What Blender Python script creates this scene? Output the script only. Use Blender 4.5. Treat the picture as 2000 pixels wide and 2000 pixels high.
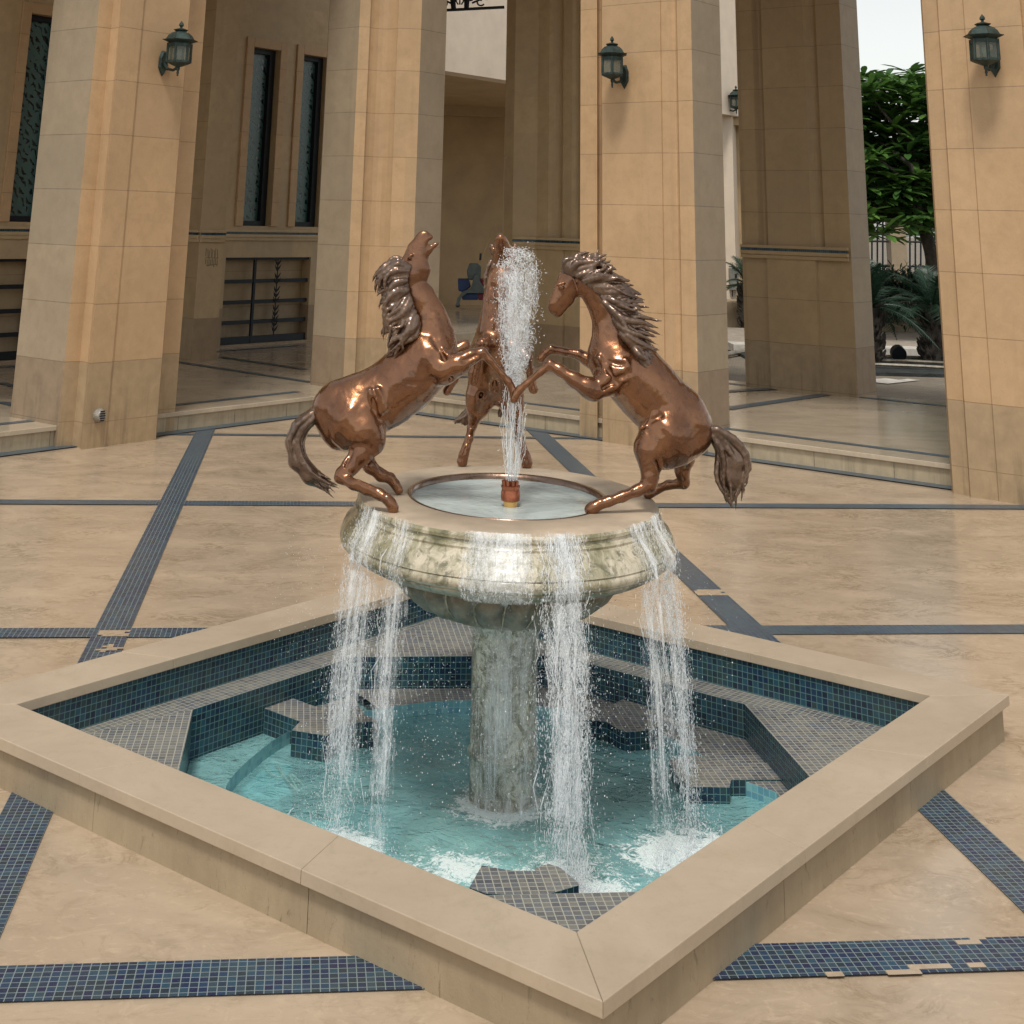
import bpy, math, random
import numpy as np
from mathutils import Vector, Matrix
random.seed(7); RNG=np.random.default_rng(11)
for _o in list(bpy.data.objects): bpy.data.objects.remove(_o, do_unlink=True)
scene=bpy.context.scene; COL=scene.collection

# ------------------------------------------------------------------ camera
YAW,PITCH,ROLL,FPX,PCX,PCY=1.04274974e-01,2.67695875e-01,2.61887433e-02,2.66047800e+03,904.975789,-300.489959
CAM=np.array([0,0,1.7])
hd=np.array([math.sin(YAW),math.cos(YAW),0.]); rt0=np.array([hd[1],-hd[0],0.]); upz=np.array([0,0,1.])
fw=hd*math.cos(PITCH)+upz*math.sin(PITCH); u0=-hd*math.sin(PITCH)+upz*math.cos(PITCH)
cX=rt0*math.cos(ROLL)+u0*math.sin(ROLL); cY=-rt0*math.sin(ROLL)+u0*math.cos(ROLL)
def ray(x,y): return fw*FPX+cX*(x-PCX)+cY*(PCY-y)
def atz(x,y,z):
    r=ray(x,y); return CAM+r*(z-CAM[2])/r[2]
def atD(x,y,D):
    r=ray(x,y); return CAM+r*D/(r@hd)
def atplane(x,y,p,n):
    r=ray(x,y); n=np.array([n[0],n[1],0.]); p=np.array([p[0],p[1],0.]); return CAM+r*((n@(p-CAM))/(n@r))
cam=bpy.data.cameras.new('camera'); co=bpy.data.objects.new('camera',cam); COL.objects.link(co)
cam.sensor_width=36; cam.lens=FPX/2000*36; cam.shift_x=(1000-PCX)/2000; cam.shift_y=-(1000-PCY)/2000
cam.clip_start=.05; cam.clip_end=2000
bz=-fw
co.matrix_world=Matrix(((cX[0],cY[0],bz[0],CAM[0]),(cX[1],cY[1],bz[1],CAM[1]),(cX[2],cY[2],bz[2],CAM[2]),(0,0,0,1)))
scene.camera=co
# ------------------------------------------------------------------ light
SUN_AZ=math.radians(200); SUN_EL=math.radians(61)      # direction the sun stands in, azimuth from +Y clockwise
w=bpy.data.worlds.new('World'); scene.world=w; w.use_nodes=True
nt=w.node_tree; bg=nt.nodes['Background']
sky=nt.nodes.new('ShaderNodeTexSky'); sky.sky_type='NISHITA'; sky.sun_disc=False
sky.sun_elevation=SUN_EL; sky.sun_rotation=SUN_AZ; sky.dust_density=1.2; sky.air_density=1.; sky.ozone_density=.8
hs=nt.nodes.new('ShaderNodeHueSaturation'); hs.inputs['Saturation'].default_value=.22
nt.links.new(sky.outputs[0],hs.inputs['Color']); wm=nt.nodes.new('ShaderNodeMix'); wm.data_type='RGBA'; wm.blend_type='MULTIPLY'; wm.inputs[0].default_value=1; wm.inputs[7].default_value=(1,.985,.93,1); nt.links.new(hs.outputs[0],wm.inputs[6]); nt.links.new(wm.outputs[2],bg.inputs[0]); bg.inputs[1].default_value=.145
sl=bpy.data.lights.new('sun','SUN'); sl.energy=1.8; sl.angle=math.radians(11); sl.color=(1,.95,.87)
so=bpy.data.objects.new('sun',sl); COL.objects.link(so)
sd=Vector((math.sin(SUN_AZ)*math.cos(SUN_EL),math.cos(SUN_AZ)*math.cos(SUN_EL),math.sin(SUN_EL)))
so.rotation_euler=sd.to_track_quat('Z','Y').to_euler()
scene.view_settings.view_transform='Standard'; scene.view_settings.look='None'; scene.view_settings.gamma=1
scene.view_settings.exposure=.24
scene.cycles.max_bounces=8; scene.cycles.transparent_max_bounces=24; scene.cycles.glossy_bounces=4; scene.cycles.transmission_bounces=6
scene.cycles.caustics_reflective=False; scene.cycles.caustics_refractive=False
# ------------------------------------------------------------------ helpers
def tag(o,label=None,cat=None,group=None,kind=None):
    if label: o['label']=label
    if cat: o['category']=cat
    if group: o['group']=group
    if kind: o['kind']=kind
    return o
def thing(name,label,cat,loc=(0,0,0),group=None):
    o=bpy.data.objects.new(name,None); COL.objects.link(o); o.location=loc; o.empty_display_size=.1
    return tag(o,label,cat,group)
class MB:
    def __init__(s): s.v=[]; s.f=[]; s.uv=[]; s.t=[]; s.m=[]
    def add(s,vs,fs,uvs=None,t=0.,m=0):
        b=len(s.v); s.v.extend([tuple(map(float,p)) for p in vs])
        for i,f in enumerate(fs):
            s.f.append([b+k for k in f]); s.uv.append(uvs[i] if uvs else None); s.t.append(t if not isinstance(t,(list,tuple)) else t[i]); s.m.append(m)
    def quad(s,p,uv=None,t=0.,m=0): s.add(p,[list(range(len(p)))],[uv] if uv else None,t,m)
    def box(s,c,h,ax=None,t=0.,m=0):
        c=np.array(c,float); X,Y,Z=(np.eye(3) if ax is None else np.array(ax,float))
        vs=[c+X*h[0]*a+Y*h[1]*b+Z*h[2]*d for a in(-1,1) for b in(-1,1) for d in(-1,1)]
        s.add(vs,[(0,1,3,2),(4,6,7,5),(0,4,5,1),(2,3,7,6),(0,2,6,4),(1,5,7,3)],None,t,m)
    def tube(s,pts,rs,n=8,cap=True,t=0.,m=0,flat=1.):
        pts=[np.array(p,float) for p in pts]; K=len(pts)
        if not hasattr(rs,'__len__'): rs=[rs]*K
        ref=None; vs=[]
        for i,p in enumerate(pts):
            d=pts[min(i+1,K-1)]-pts[max(i-1,0)]; L=np.linalg.norm(d); d=d/L if L>1e-9 else np.array([0,0,1.])
            if ref is None: ref=np.array([0,0,1.]) if abs(d[2])<.9 else np.array([1.,0,0])
            a=np.cross(d,ref); a/=np.linalg.norm(a)+1e-12; b=np.cross(a,d); ref=b
            for j in range(n):
                th=2*math.pi*j/n; vs.append(p+a*math.cos(th)*rs[i]+b*math.sin(th)*rs[i]*flat)
        fs=[]
        for i in range(K-1):
            for j in range(n):
                j2=(j+1)%n; fs.append((i*n+j,i*n+j2,(i+1)*n+j2,(i+1)*n+j))
        if cap: fs.append(tuple(range(n))[::-1]); fs.append(tuple((K-1)*n+j for j in range(n)))
        s.add(vs,fs,None,t,m)
    def lathe(s,prof,c,n=48,sx=1.,sy=1.,mod=None,t=0.,m=0,cap=False,a0=0.,closed=True):
        vs=[];K=len(prof)
        for (r,z) in prof:
            for j in range(n):
                th=a0+2*math.pi*j/n; rr=r*(mod(th,z) if mod else 1.)
                vs.append((c[0]+rr*math.cos(th)*sx,c[1]+rr*math.sin(th)*sy,c[2]+z))
        fs=[]
        for i in range(K-1):
            for j in range(n):
                j2=(j+1)%n; fs.append((i*n+j,i*n+j2,(i+1)*n+j2,(i+1)*n+j))
        if cap: fs.append(tuple(range(n))[::-1]); fs.append(tuple((K-1)*n+j for j in range(n)))
        s.add(vs,fs,None,t,m)
    def prism(s,pts,z0,z1,t=0.,m=0):
        n=len(pts); vs=[(p[0],p[1],z0) for p in pts]+[(p[0],p[1],z1) for p in pts]
        fs=[(i,(i+1)%n,n+(i+1)%n,n+i) for i in range(n)]+[tuple(range(n))[::-1],tuple(range(n,2*n))]
        uvs=[]; u=0
        for i in range(n):
            L=math.dist(pts[i][:2],pts[(i+1)%n][:2]); uvs.append([(u,z0),(u+L,z0),(u+L,z1),(u,z1)]); u+=L
        uvs.append([(p[0],p[1]) for p in pts][::-1]); uvs.append([(p[0],p[1]) for p in pts])
        s.add(vs,fs,uvs,t,m)
    def ball(s,c,r,n=6,k=4,t=0.,sq=(1,1,1)):
        vs=[(c[0],c[1],c[2]+r*sq[2])]
        for i in range(1,k):
            ph=math.pi*i/k
            for j in range(n):
                th=2*math.pi*j/n; vs.append((c[0]+r*sq[0]*math.sin(ph)*math.cos(th),c[1]+r*sq[1]*math.sin(ph)*math.sin(th),c[2]+r*sq[2]*math.cos(ph)))
        vs.append((c[0],c[1],c[2]-r*sq[2])); L=len(vs)-1; fs=[]
        for j in range(n):
            j2=(j+1)%n; fs.append((0,1+j,1+j2)); fs.append((L,1+(k-2)*n+j2,1+(k-2)*n+j))
            for i in range(k-2): fs.append((1+i*n+j,1+(i+1)*n+j,1+(i+1)*n+j2,1+i*n+j2))
        s.add(vs,fs,None,t)
    def build(s,name,mats,parent=None,smooth=False,auto=None,bevel=0):
        me=bpy.data.meshes.new(name); me.from_pydata(s.v,[],s.f)
        if not isinstance(mats,(list,tuple)): mats=[mats]
        for mt in mats: me.materials.append(mt)
        if len(mats)>1: me.polygons.foreach_set('material_index',s.m)
        if any(u is not None for u in s.uv):
            ul=me.uv_layers.new(name='UVMap'); flat=[]
            for f,u in zip(s.f,s.uv):
                for k in range(len(f)): flat.extend(u[k] if u else (0,0))
            ul.data.foreach_set('uv',flat)
        at=me.attributes.new('tint','FLOAT','FACE'); at.data.foreach_set('value',[float(x) for x in s.t])
        if smooth: me.polygons.foreach_set('use_smooth',[True]*len(s.f))
        me.validate(); me.update()
        if smooth and auto: me.set_sharp_from_angle(angle=math.radians(auto))
        o=bpy.data.objects.new(name,me); COL.objects.link(o)
        if parent is not None:
            o.parent=parent
            if parent.type=='EMPTY': o.location=-parent.location
        if bevel:
            b=o.modifiers.new('bevel','BEVEL'); b.width=bevel; b.segments=2; b.limit_method='ANGLE'; b.angle_limit=math.radians(40)
        return o
def struct(o): o['kind']='structure'; return o
# ------------------------------------------------------------------ material helpers
class NT:
    def __init__(s,name):
        s.mat=bpy.data.materials.new(name); s.mat.use_nodes=True; s.t=s.mat.node_tree; s.b=s.t.nodes['Principled BSDF']; s.out=s.t.nodes['Material Output']
    def n(s,ty,**kw):
        x=s.t.nodes.new(ty)
        for k,v in kw.items(): setattr(x,k,v)
        return x
    def l(s,a,b): s.t.links.new(a,b)
    def math(s,op,a,b=None,c=None):
        x=s.n('ShaderNodeMath',operation=op)
        for i,v in enumerate((a,b,c)):
            if v is None: continue
            if hasattr(v,'is_output'): s.l(v,x.inputs[i])
            else: x.inputs[i].default_value=v
        return x.outputs[0]
    def noise(s,vec,scale,detail=4,rough=.55,dist=0.,out='Fac'):
        x=s.n('ShaderNodeTexNoise'); x.inputs['Scale'].default_value=scale; x.inputs['Detail'].default_value=detail
        x.inputs['Roughness'].default_value=rough; x.inputs['Distortion'].default_value=dist
        if vec is not None: s.l(vec,x.inputs['Vector'])
        return x.outputs[out]
    def ramp(s,fac,stops,interp='LINEAR'):
        x=s.n('ShaderNodeValToRGB'); x.color_ramp.interpolation=interp; e=x.color_ramp.elements
        while len(e)<len(stops): e.new(.5)
        for el,(p,c) in zip(e,stops):
            el.position=p; el.color=(*c,1) if hasattr(c,'__len__') else (c,c,c,1)
        s.l(fac,x.inputs[0]); return x.outputs[0]
    def mix(s,fac,a,b,mode='MIX'):
        x=s.n('ShaderNodeMix',data_type='RGBA',blend_type=mode)
        for sock,v in ((x.inputs[0],fac),(x.inputs[6],a),(x.inputs[7],b)):
            if hasattr(v,'is_output'): s.l(v,sock)
            else: sock.default_value=(*v,1) if hasattr(v,'__len__') else v
        return x.outputs[2]
    def bump(s,h,strength=.3,dist=.01,norm=None):
        x=s.n('ShaderNodeBump'); x.inputs['Strength'].default_value=strength; x.inputs['Distance'].default_value=dist; s.l(h,x.inputs['Height'])
        if norm: s.l(norm,x.inputs['Normal'])
        return x.outputs[0]
    def vscale(s,v,sc):
        x=s.n('ShaderNodeMapping'); x.inputs['Scale'].default_value=sc; s.l(v,x.inputs['Vector']); return x.outputs[0]
    def set(s,**kw):
        for k,v in kw.items():
            i=s.b.inputs[k.replace('_',' ')]
            if hasattr(v,'is_output'): s.l(v,i)
            else: i.default_value=(*v,1) if (hasattr(v,'__len__') and len(v)==3 and i.type=='RGBA') else v
        return s.mat
def simple(name,col,rough=.6,metal=0.,var=.25,scale=8.,bump=.1,bd=.004,**kw):
    m=NT(name); pos=m.n('ShaderNodeNewGeometry').outputs['Position']
    nz=m.noise(pos,scale,5,.6); c=m.mix(m.ramp(nz,[(.3,0),(.7,1)]),[x*(1-var) for x in col],[min(1,x*(1+var)) for x in col])
    fine=m.noise(pos,scale*9,3,.6)
    return m.set(Base_Color=c,Roughness=rough,Metallic=metal,Normal=m.bump(fine,bump,bd),**kw)
# ------------------------------------------------------------------ materials
def stone(name,col,dcol,rough=.55,courses=True,vj=None,streak=.5):
    """ashlar cladding: 0.42 m courses with thin joints, each block its own tint, drip stains"""
    m=NT(name); pos=m.n('ShaderNodeNewGeometry').outputs['Position']; sp=m.n('ShaderNodeSeparateXYZ'); m.l(pos,sp.inputs[0]); z=sp.outputs[2]
    tint=m.n('ShaderNodeAttribute',attribute_name='tint').outputs['Fac']
    zc=m.math('DIVIDE',m.math('SUBTRACT',z,.595),.42); fr=m.math('FRACT',zc); cid=m.math('FLOOR',zc)
    cm=m.n('ShaderNodeCombineXYZ'); m.l(cid,cm.inputs[0]); m.l(m.math('MULTIPLY',tint,57.),cm.inputs[1])
    wn=m.n('ShaderNodeTexWhiteNoise'); m.l(cm.outputs[0],wn.inputs['Vector'])
    blk=wn.outputs['Value']
    big=m.noise(pos,1.7,5,.6,.6); med=m.noise(pos,9,5,.65,.3); fine=m.noise(pos,90,4,.7)
    c=m.mix(m.ramp(big,[(.3,0),(.72,1)]),[x*.9 for x in col],[min(1,x*1.08) for x in col])
    c=m.mix(m.math('MULTIPLY',m.ramp(med,[(.42,0),(.72,1)]),.5),c,[col[0]*.72,col[1]*.71,col[2]*.68])
    c=m.mix(m.math('MULTIPLY',m.ramp(m.noise(pos,3.1,5,.7,1.2),[(.5,0),(.7,1)]),.35),c,[min(1,col[0]*1.16),col[1]*1.16,col[2]*1.25])
    c=m.mix(m.math('MULTIPLY',blk,.42),c,[col[0]*.76,col[1]*.79,col[2]*.88])
    c=m.mix(m.math('MULTIPLY',m.ramp(fine,[(.5,0),(.72,1)]),.16),c,[x*.5 for x in col])
    # darker greyer plinth blocks below the first joint
    pl=m.math('LESS_THAN',z,.595)
    c=m.mix(pl,c,m.mix(m.ramp(med,[(.3,0),(.7,1)]),[x*.86 for x in dcol],[x*1.12 for x in dcol]))
    st=m.noise(m.vscale(pos,(14,14,.9)),1,4,.7); lowm=m.n('ShaderNodeMapRange'); lowm.inputs[1].default_value=.0; lowm.inputs[2].default_value=.55; lowm.inputs[3].default_value=1; lowm.inputs[4].default_value=0; m.l(z,lowm.inputs[0])
    stn=m.math('MULTIPLY',m.math('MULTIPLY',m.ramp(st,[(.5,0),(.68,1)]),lowm.outputs[0]),streak)
    c=m.mix(stn,c,(.10,.075,.045))
    st2=m.math('MULTIPLY',m.ramp(m.noise(m.vscale(pos,(9,9,.35)),1,4,.75),[(.55,0),(.75,1)]),.22)
    c=m.mix(st2,c,[x*.55 for x in col])
    h=m.math('MULTIPLY',fine,.4)
    if courses:
        j=m.math('LESS_THAN',m.math('ABSOLUTE',m.math('SUBTRACT',fr,.5)),.4935)   # 1 inside block
        if vj:
            uv=m.n('ShaderNodeUVMap').outputs[0]; su=m.n('ShaderNodeSeparateXYZ'); m.l(uv,su.inputs[0])
            fu=m.math('FRACT',m.math('DIVIDE',su.outputs[0],vj)); ju=m.math('LESS_THAN',m.math('ABSOLUTE',m.math('SUBTRACT',fu,.5)),.5-.004/vj); j=m.math('MULTIPLY',j,ju)
        jj=m.math('SUBTRACT',1,j); jn=m.math('MULTIPLY',jj,m.ramp(med,[(.2,.45),(.6,.95)]))
        c=m.mix(jn,c,[x*.48 for x in col]); h=m.math('ADD',h,j)
    return m.set(Base_Color=c,Roughness=rough,Normal=m.bump(h,.35,.004),Specular_IOR_Level=.35)
M={}
M['face']=stone('sandstone_cladding',(.54,.36,.20),(.38,.275,.165))
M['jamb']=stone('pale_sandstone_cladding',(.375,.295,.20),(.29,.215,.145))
M['wall']=stone('gallery_sandstone',(.52,.385,.225),(.32,.235,.15),courses=False)
M['dim']=stone('shaded_sandstone',(.40,.29,.165),(.33,.25,.16))  # darker copy of the sandstone, gallery shade put into its colour
M['plat']=stone('platform_riser_stone',(.46,.37,.245),(.44,.36,.245),courses=False,streak=.35)
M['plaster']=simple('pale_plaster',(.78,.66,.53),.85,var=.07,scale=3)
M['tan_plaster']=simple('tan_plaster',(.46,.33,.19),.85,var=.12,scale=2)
def marble(name,col,rough=.3,vein=.5):
    m=NT(name); pos=m.n('ShaderNodeNewGeometry').outputs['Position']; mp=m.n('ShaderNodeMapping'); mp.inputs['Rotation'].default_value=(0,0,.35); mp.inputs['Scale'].default_value=(1.05,1.5,1); m.l(pos,mp.inputs[0]); v=mp.outputs[0]
    a=m.noise(v,1.3,6,.62,1.4); b=m.noise(v,4.5,7,.68,1.8); f=m.noise(pos,60,4,.7)
    c=m.mix(m.ramp(a,[(.32,0),(.68,1)]),[x*.84 for x in col],[min(1,x*1.1) for x in col])
    vn=m.ramp(m.math('ABSOLUTE',m.math('SUBTRACT',b,.5)),[(0,1),(.025,.5),(.09,0)])
    patch=m.ramp(m.noise(v,1.9,4,.6,.8),[(.46,0),(.66,1)])
    c=m.mix(m.math('MULTIPLY',m.math('MULTIPLY',vn,patch),vein),c,[col[0]*.5,col[1]*.47,col[2]*.4])
    light=m.ramp(m.noise(v,8.5,8,.78,2.6),[(.52,0),(.66,1)])
    c=m.mix(m.math('MULTIPLY',light,.5),c,[min(1,x*1.3) for x in col])
    sm=m.ramp(m.noise(v,5.2,8,.78,1.6),[(.54,0),(.70,1)])
    c=m.mix(m.math('MULTIPLY',sm,.35*vein*2),c,[col[0]*.60,col[1]*.56,col[2]*.46])
    c=m.mix(m.math('MULTIPLY',m.ramp(f,[(.55,0),(.75,1)]),.15),c,[x*.5 for x in col])
    r=m.ramp(a,[(.3,rough*.8),(.7,rough*1.5)])
    return m.set(Base_Color=c,Roughness=r,Normal=m.bump(m.noise(pos,14,4,.6),.04,.004),Specular_IOR_Level=.5)
def coping_mat():
    m=NT('limestone_coping'); pos=m.n('ShaderNodeNewGeometry').outputs['Position']
    a=m.noise(pos,2.4,6,.65,.6); b=m.noise(pos,9,7,.75,1.); f=m.noise(pos,70,5,.75)
    c=m.mix(m.ramp(a,[(.32,0),(.68,1)]),(.40,.315,.225),(.485,.39,.285)); c=m.mix(m.math('MULTIPLY',m.ramp(b,[(.52,0),(.70,1)]),.4),c,(.33,.27,.175))
    c=m.mix(m.math('MULTIPLY',m.ramp(f,[(.55,0),(.75,1)]),.25),c,(.24,.19,.13)); k=m.noise(pos,13,8,.85,2.5)
    c=m.mix(m.math('MULTIPLY',m.ramp(k,[(.66,0),(.70,1)]),.35),c,(.15,.115,.075))
    return m.set(Base_Color=c,Roughness=.5,Normal=m.bump(f,.15,.003),Specular_IOR_Level=.45)
M['marble']=marble('beige_marble_paving',(.455,.352,.25),.17,.8)
M['gmarble']=marble('polished_gallery_marble',(.46,.385,.29),.13,.15)
M['coping']=coping_mat()
def cwall():
    m=NT('weathered_limestone'); pos=m.n('ShaderNodeNewGeometry').outputs['Position']
    a=m.noise(pos,3,6,.65,.5); st=m.noise(m.vscale(pos,(16,16,2.2)),1,5,.75); k=m.noise(m.vscale(pos,(30,30,9)),1,6,.8,1.5)
    c=m.mix(m.ramp(a,[(.3,0),(.7,1)]),(.29,.225,.145),(.39,.305,.20))
    c=m.mix(m.math('MULTIPLY',m.ramp(st,[(.42,0),(.66,1)]),.25),c,(.22,.165,.10))
    c=m.mix(m.math('MULTIPLY',m.ramp(k,[(.58,0),(.68,1)]),.65),c,(.11,.085,.05))
    return m.set(Base_Color=c,Roughness=.7,Normal=m.bump(m.noise(pos,50,5,.7),.3,.004))
M['cwall']=cwall()
def mosaic(name,pal,grout,size=.0225,gw=.09,rough=.22,dirt=.15,dcol=(.35,.32,.25),spec=.5,varr=1.):
    m=NT(name); uv=m.n('ShaderNodeUVMap').outputs[0]; sp=m.n('ShaderNodeSeparateXYZ'); m.l(uv,sp.inputs[0])
    wob=m.noise(uv,9,2,.5)
    U=m.math('DIVIDE',sp.outputs[0],size); V=m.math('DIVIDE',sp.outputs[1],size)
    fu=m.math('FRACT',U); fv=m.math('FRACT',V); cu=m.math('FLOOR',U); cv=m.math('FLOOR',V)
    cm=m.n('ShaderNodeCombineXYZ'); m.l(cu,cm.inputs[0]); m.l(cv,cm.inputs[1]); wn=m.n('ShaderNodeTexWhiteNoise'); m.l(cm.outputs[0],wn.inputs['Vector'])
    iu=m.math('LESS_THAN',m.math('ABSOLUTE',m.math('SUBTRACT',fu,.5)),.5-gw); iv=m.math('LESS_THAN',m.math('ABSOLUTE',m.math('SUBTRACT',fv,.5)),.5-gw)
    ins=m.math('MULTIPLY',iu,iv)
    n=len(pal); c=m.ramp(wn.outputs['Value'],[((i)/n,p) for i,p in enumerate(pal)],'CONSTANT')
    blot=m.noise(uv,2.3,4,.6,.5)
    c=m.mix(m.math('MULTIPLY',m.ramp(blot,[(.42,0),(.66,1)]),dirt),c,dcol)
    c=m.mix(m.math('MULTIPLY',m.ramp(m.noise(uv,55,3,.7),[(.5,0),(.8,1)]),.4),c,[x*.6 for x in dcol])
    c=m.mix(ins,grout,c)
    rr=m.math('ADD',m.math('MULTIPLY',m.math('SUBTRACT',1,ins),.5),rough)
    tilt=m.n('ShaderNodeTexWhiteNoise'); m.l(cm.outputs[0],tilt.inputs['Vector'])
    h=m.math('ADD',m.math('MULTIPLY',ins,1.),m.math('MULTIPLY',wob,.2))
    return m.set(Base_Color=c,Roughness=rr,Normal=m.bump(h,.4,.0015),Specular_IOR_Level=spec)
BL=[(.008,.022,.055),(.010,.038,.08),(.014,.055,.09),(.009,.028,.07),(.018,.07,.11),(.006,.013,.04),(.014,.04,.05),(.03,.055,.065)]
M['stripe']=mosaic('blue_floor_mosaic',[(.009,.026,.075),(.013,.044,.10),(.018,.062,.105),(.009,.018,.065),(.028,.06,.088),(.014,.034,.07),(.012,.03,.05)],(.19,.23,.23),.0212,.055,.3,.22,(.09,.11,.10))
M['tile']=mosaic('blue_pool_tile',BL,(.10,.20,.20),.0215,.055,.25,.45,(.055,.085,.075))
M['gtile']=mosaic('grey_pool_tile',[(.11,.11,.115),(.15,.145,.145),(.085,.09,.11),(.18,.175,.16),(.13,.14,.155),(.10,.115,.145)],(.37,.36,.30),.0235,.06,.5,.5,(.26,.25,.21))  # greyer, lighter copy of the pool tile for the level tops
M['wtile']=mosaic('turquoise_pool_tile',[(.15,.38,.44),(.19,.44,.49),(.13,.33,.43),(.24,.49,.53)],(.30,.50,.50),.024,.06,.3,.3,(.22,.42,.42))
def bronze(name,a,b,c3,rough):
    m=NT(name); pos=m.n('ShaderNodeNewGeometry').outputs['Position']; n1=m.noise(pos,7,4,.6,.6); n2=m.noise(pos,38,5,.65,.5); n3=m.noise(pos,120,4,.7)
    c=m.mix(m.ramp(n1,[(.35,0),(.65,1)]),a,b); c=m.mix(m.math('MULTIPLY',m.ramp(n2,[(.52,0),(.7,1)]),.5),c,c3)
    r=m.ramp(n2,[(.3,rough*.75),(.75,rough*1.5)])
    h=m.math('ADD',m.math('MULTIPLY',n2,1.),m.math('MULTIPLY',n3,.25))
    return m.set(Base_Color=c,Metallic=.78,Roughness=r,Normal=m.bump(h,.20,.006),Coat_Weight=.8,Coat_Roughness=.07)
M['bronze']=bronze('polished_bronze',(.16,.062,.024),(.25,.105,.040),(.06,.026,.013),.22)
M['dbronze']=bronze('dark_patina_bronze',(.13,.08,.055),(.22,.14,.095),(.05,.03,.02),.30)
def bowlstone():
    m=NT('mossy_fountain_marble'); pos=m.n('ShaderNodeNewGeometry').outputs['Position']; a=m.noise(pos,6,6,.7,.8); b=m.noise(pos,24,6,.75,1.); g=m.noise(m.vscale(pos,(9,9,3)),1,5,.7,.5)
    nrm=m.n('ShaderNodeNewGeometry').outputs['Normal']
    c=m.mix(m.ramp(a,[(.3,0),(.7,1)]),(.42,.37,.26),(.68,.61,.48))
    c=m.mix(m.math('MULTIPLY',m.ramp(g,[(.43,0),(.60,1)]),.85),c,(.19,.175,.085))
    c=m.mix(m.math('MULTIPLY',m.ramp(b,[(.49,0),(.64,1)]),.75),c,(.085,.085,.045))
    return m.set(Base_Color=c,Roughness=.28,Normal=m.bump(b,.4,.006),Coat_Weight=.5,Coat_Roughness=.12)
M['bowl']=bowlstone()
M['rimstone']=simple('wet_rose_limestone',(.47,.375,.275),.5,var=.18,scale=7,bump=.2,Coat_Weight=.1,Coat_Roughness=.2)
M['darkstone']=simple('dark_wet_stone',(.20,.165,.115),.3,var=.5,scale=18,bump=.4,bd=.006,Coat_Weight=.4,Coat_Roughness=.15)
def bleach():
    m=NT('column_marble'); pos=m.n('ShaderNodeNewGeometry').outputs['Position']; b=m.noise(pos,22,6,.8,1.2); a=m.noise(pos,5,4,.6)
    c=m.mix(m.ramp(b,[(.44,0),(.56,1)]),(.68,.65,.54),(.20,.185,.11)); c=m.mix(m.math('MULTIPLY',m.ramp(a,[(.45,0),(.62,1)]),.75),c,(.09,.09,.045))
    return m.set(Base_Color=c,Roughness=.3,Normal=m.bump(b,.4,.006),Coat_Weight=.4,Coat_Roughness=.12)
M['column']=bleach()
M['iron']=simple('black_iron',(.012,.016,.022),.5,.3,var=.3,scale=20)
M['lamp']=simple('verdigris_iron',(.035,.055,.05),.55,.5,var=.5,scale=26,bump=.3)
M['lampglass']=NT('seeded_lamp_glass').set(Base_Color=(.10,.12,.09),Roughness=.15,Alpha=.6,Specular_IOR_Level=.7)
M['bulb']=simple('frosted_bulb',(.6,.6,.5),.4)
M['brass']=NT('brass').set(Base_Color=(.75,.45,.16),Metallic=1.,Roughness=.22)
M['copper']=simple('tarnished_copper',(.38,.13,.07),.3,.9,var=.3,scale=60)
def winglass():
    m=NT('patterned_dark_glass'); uv=m.n('ShaderNodeUVMap').outputs[0]
    vo=m.n('ShaderNodeTexVoronoi',feature='DISTANCE_TO_EDGE'); vo.inputs['Scale'].default_value=11; m.l(m.vscale(uv,(1,1,1)),vo.inputs['Vector'])
    mg=m.n('ShaderNodeTexMagic'); mg.turbulence_depth=3; mg.inputs['Scale'].default_value=6; mg.inputs['Distortion'].default_value=1.6; m.l(uv,mg.inputs['Vector'])
    k=m.ramp(m.math('ADD',mg.outputs['Fac'],m.math('MULTIPLY',vo.outputs['Distance'],1.2)),[(.48,0),(.56,1)])
    c=m.mix(k,(.006,.016,.020),(.05,.12,.115))
    return m.set(Base_Color=c,Roughness=m.ramp(k,[(0,.06),(1,.32)]),Specular_IOR_Level=.8,Normal=m.bump(k,.3,.003))
M['winglass']=winglass()
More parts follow.
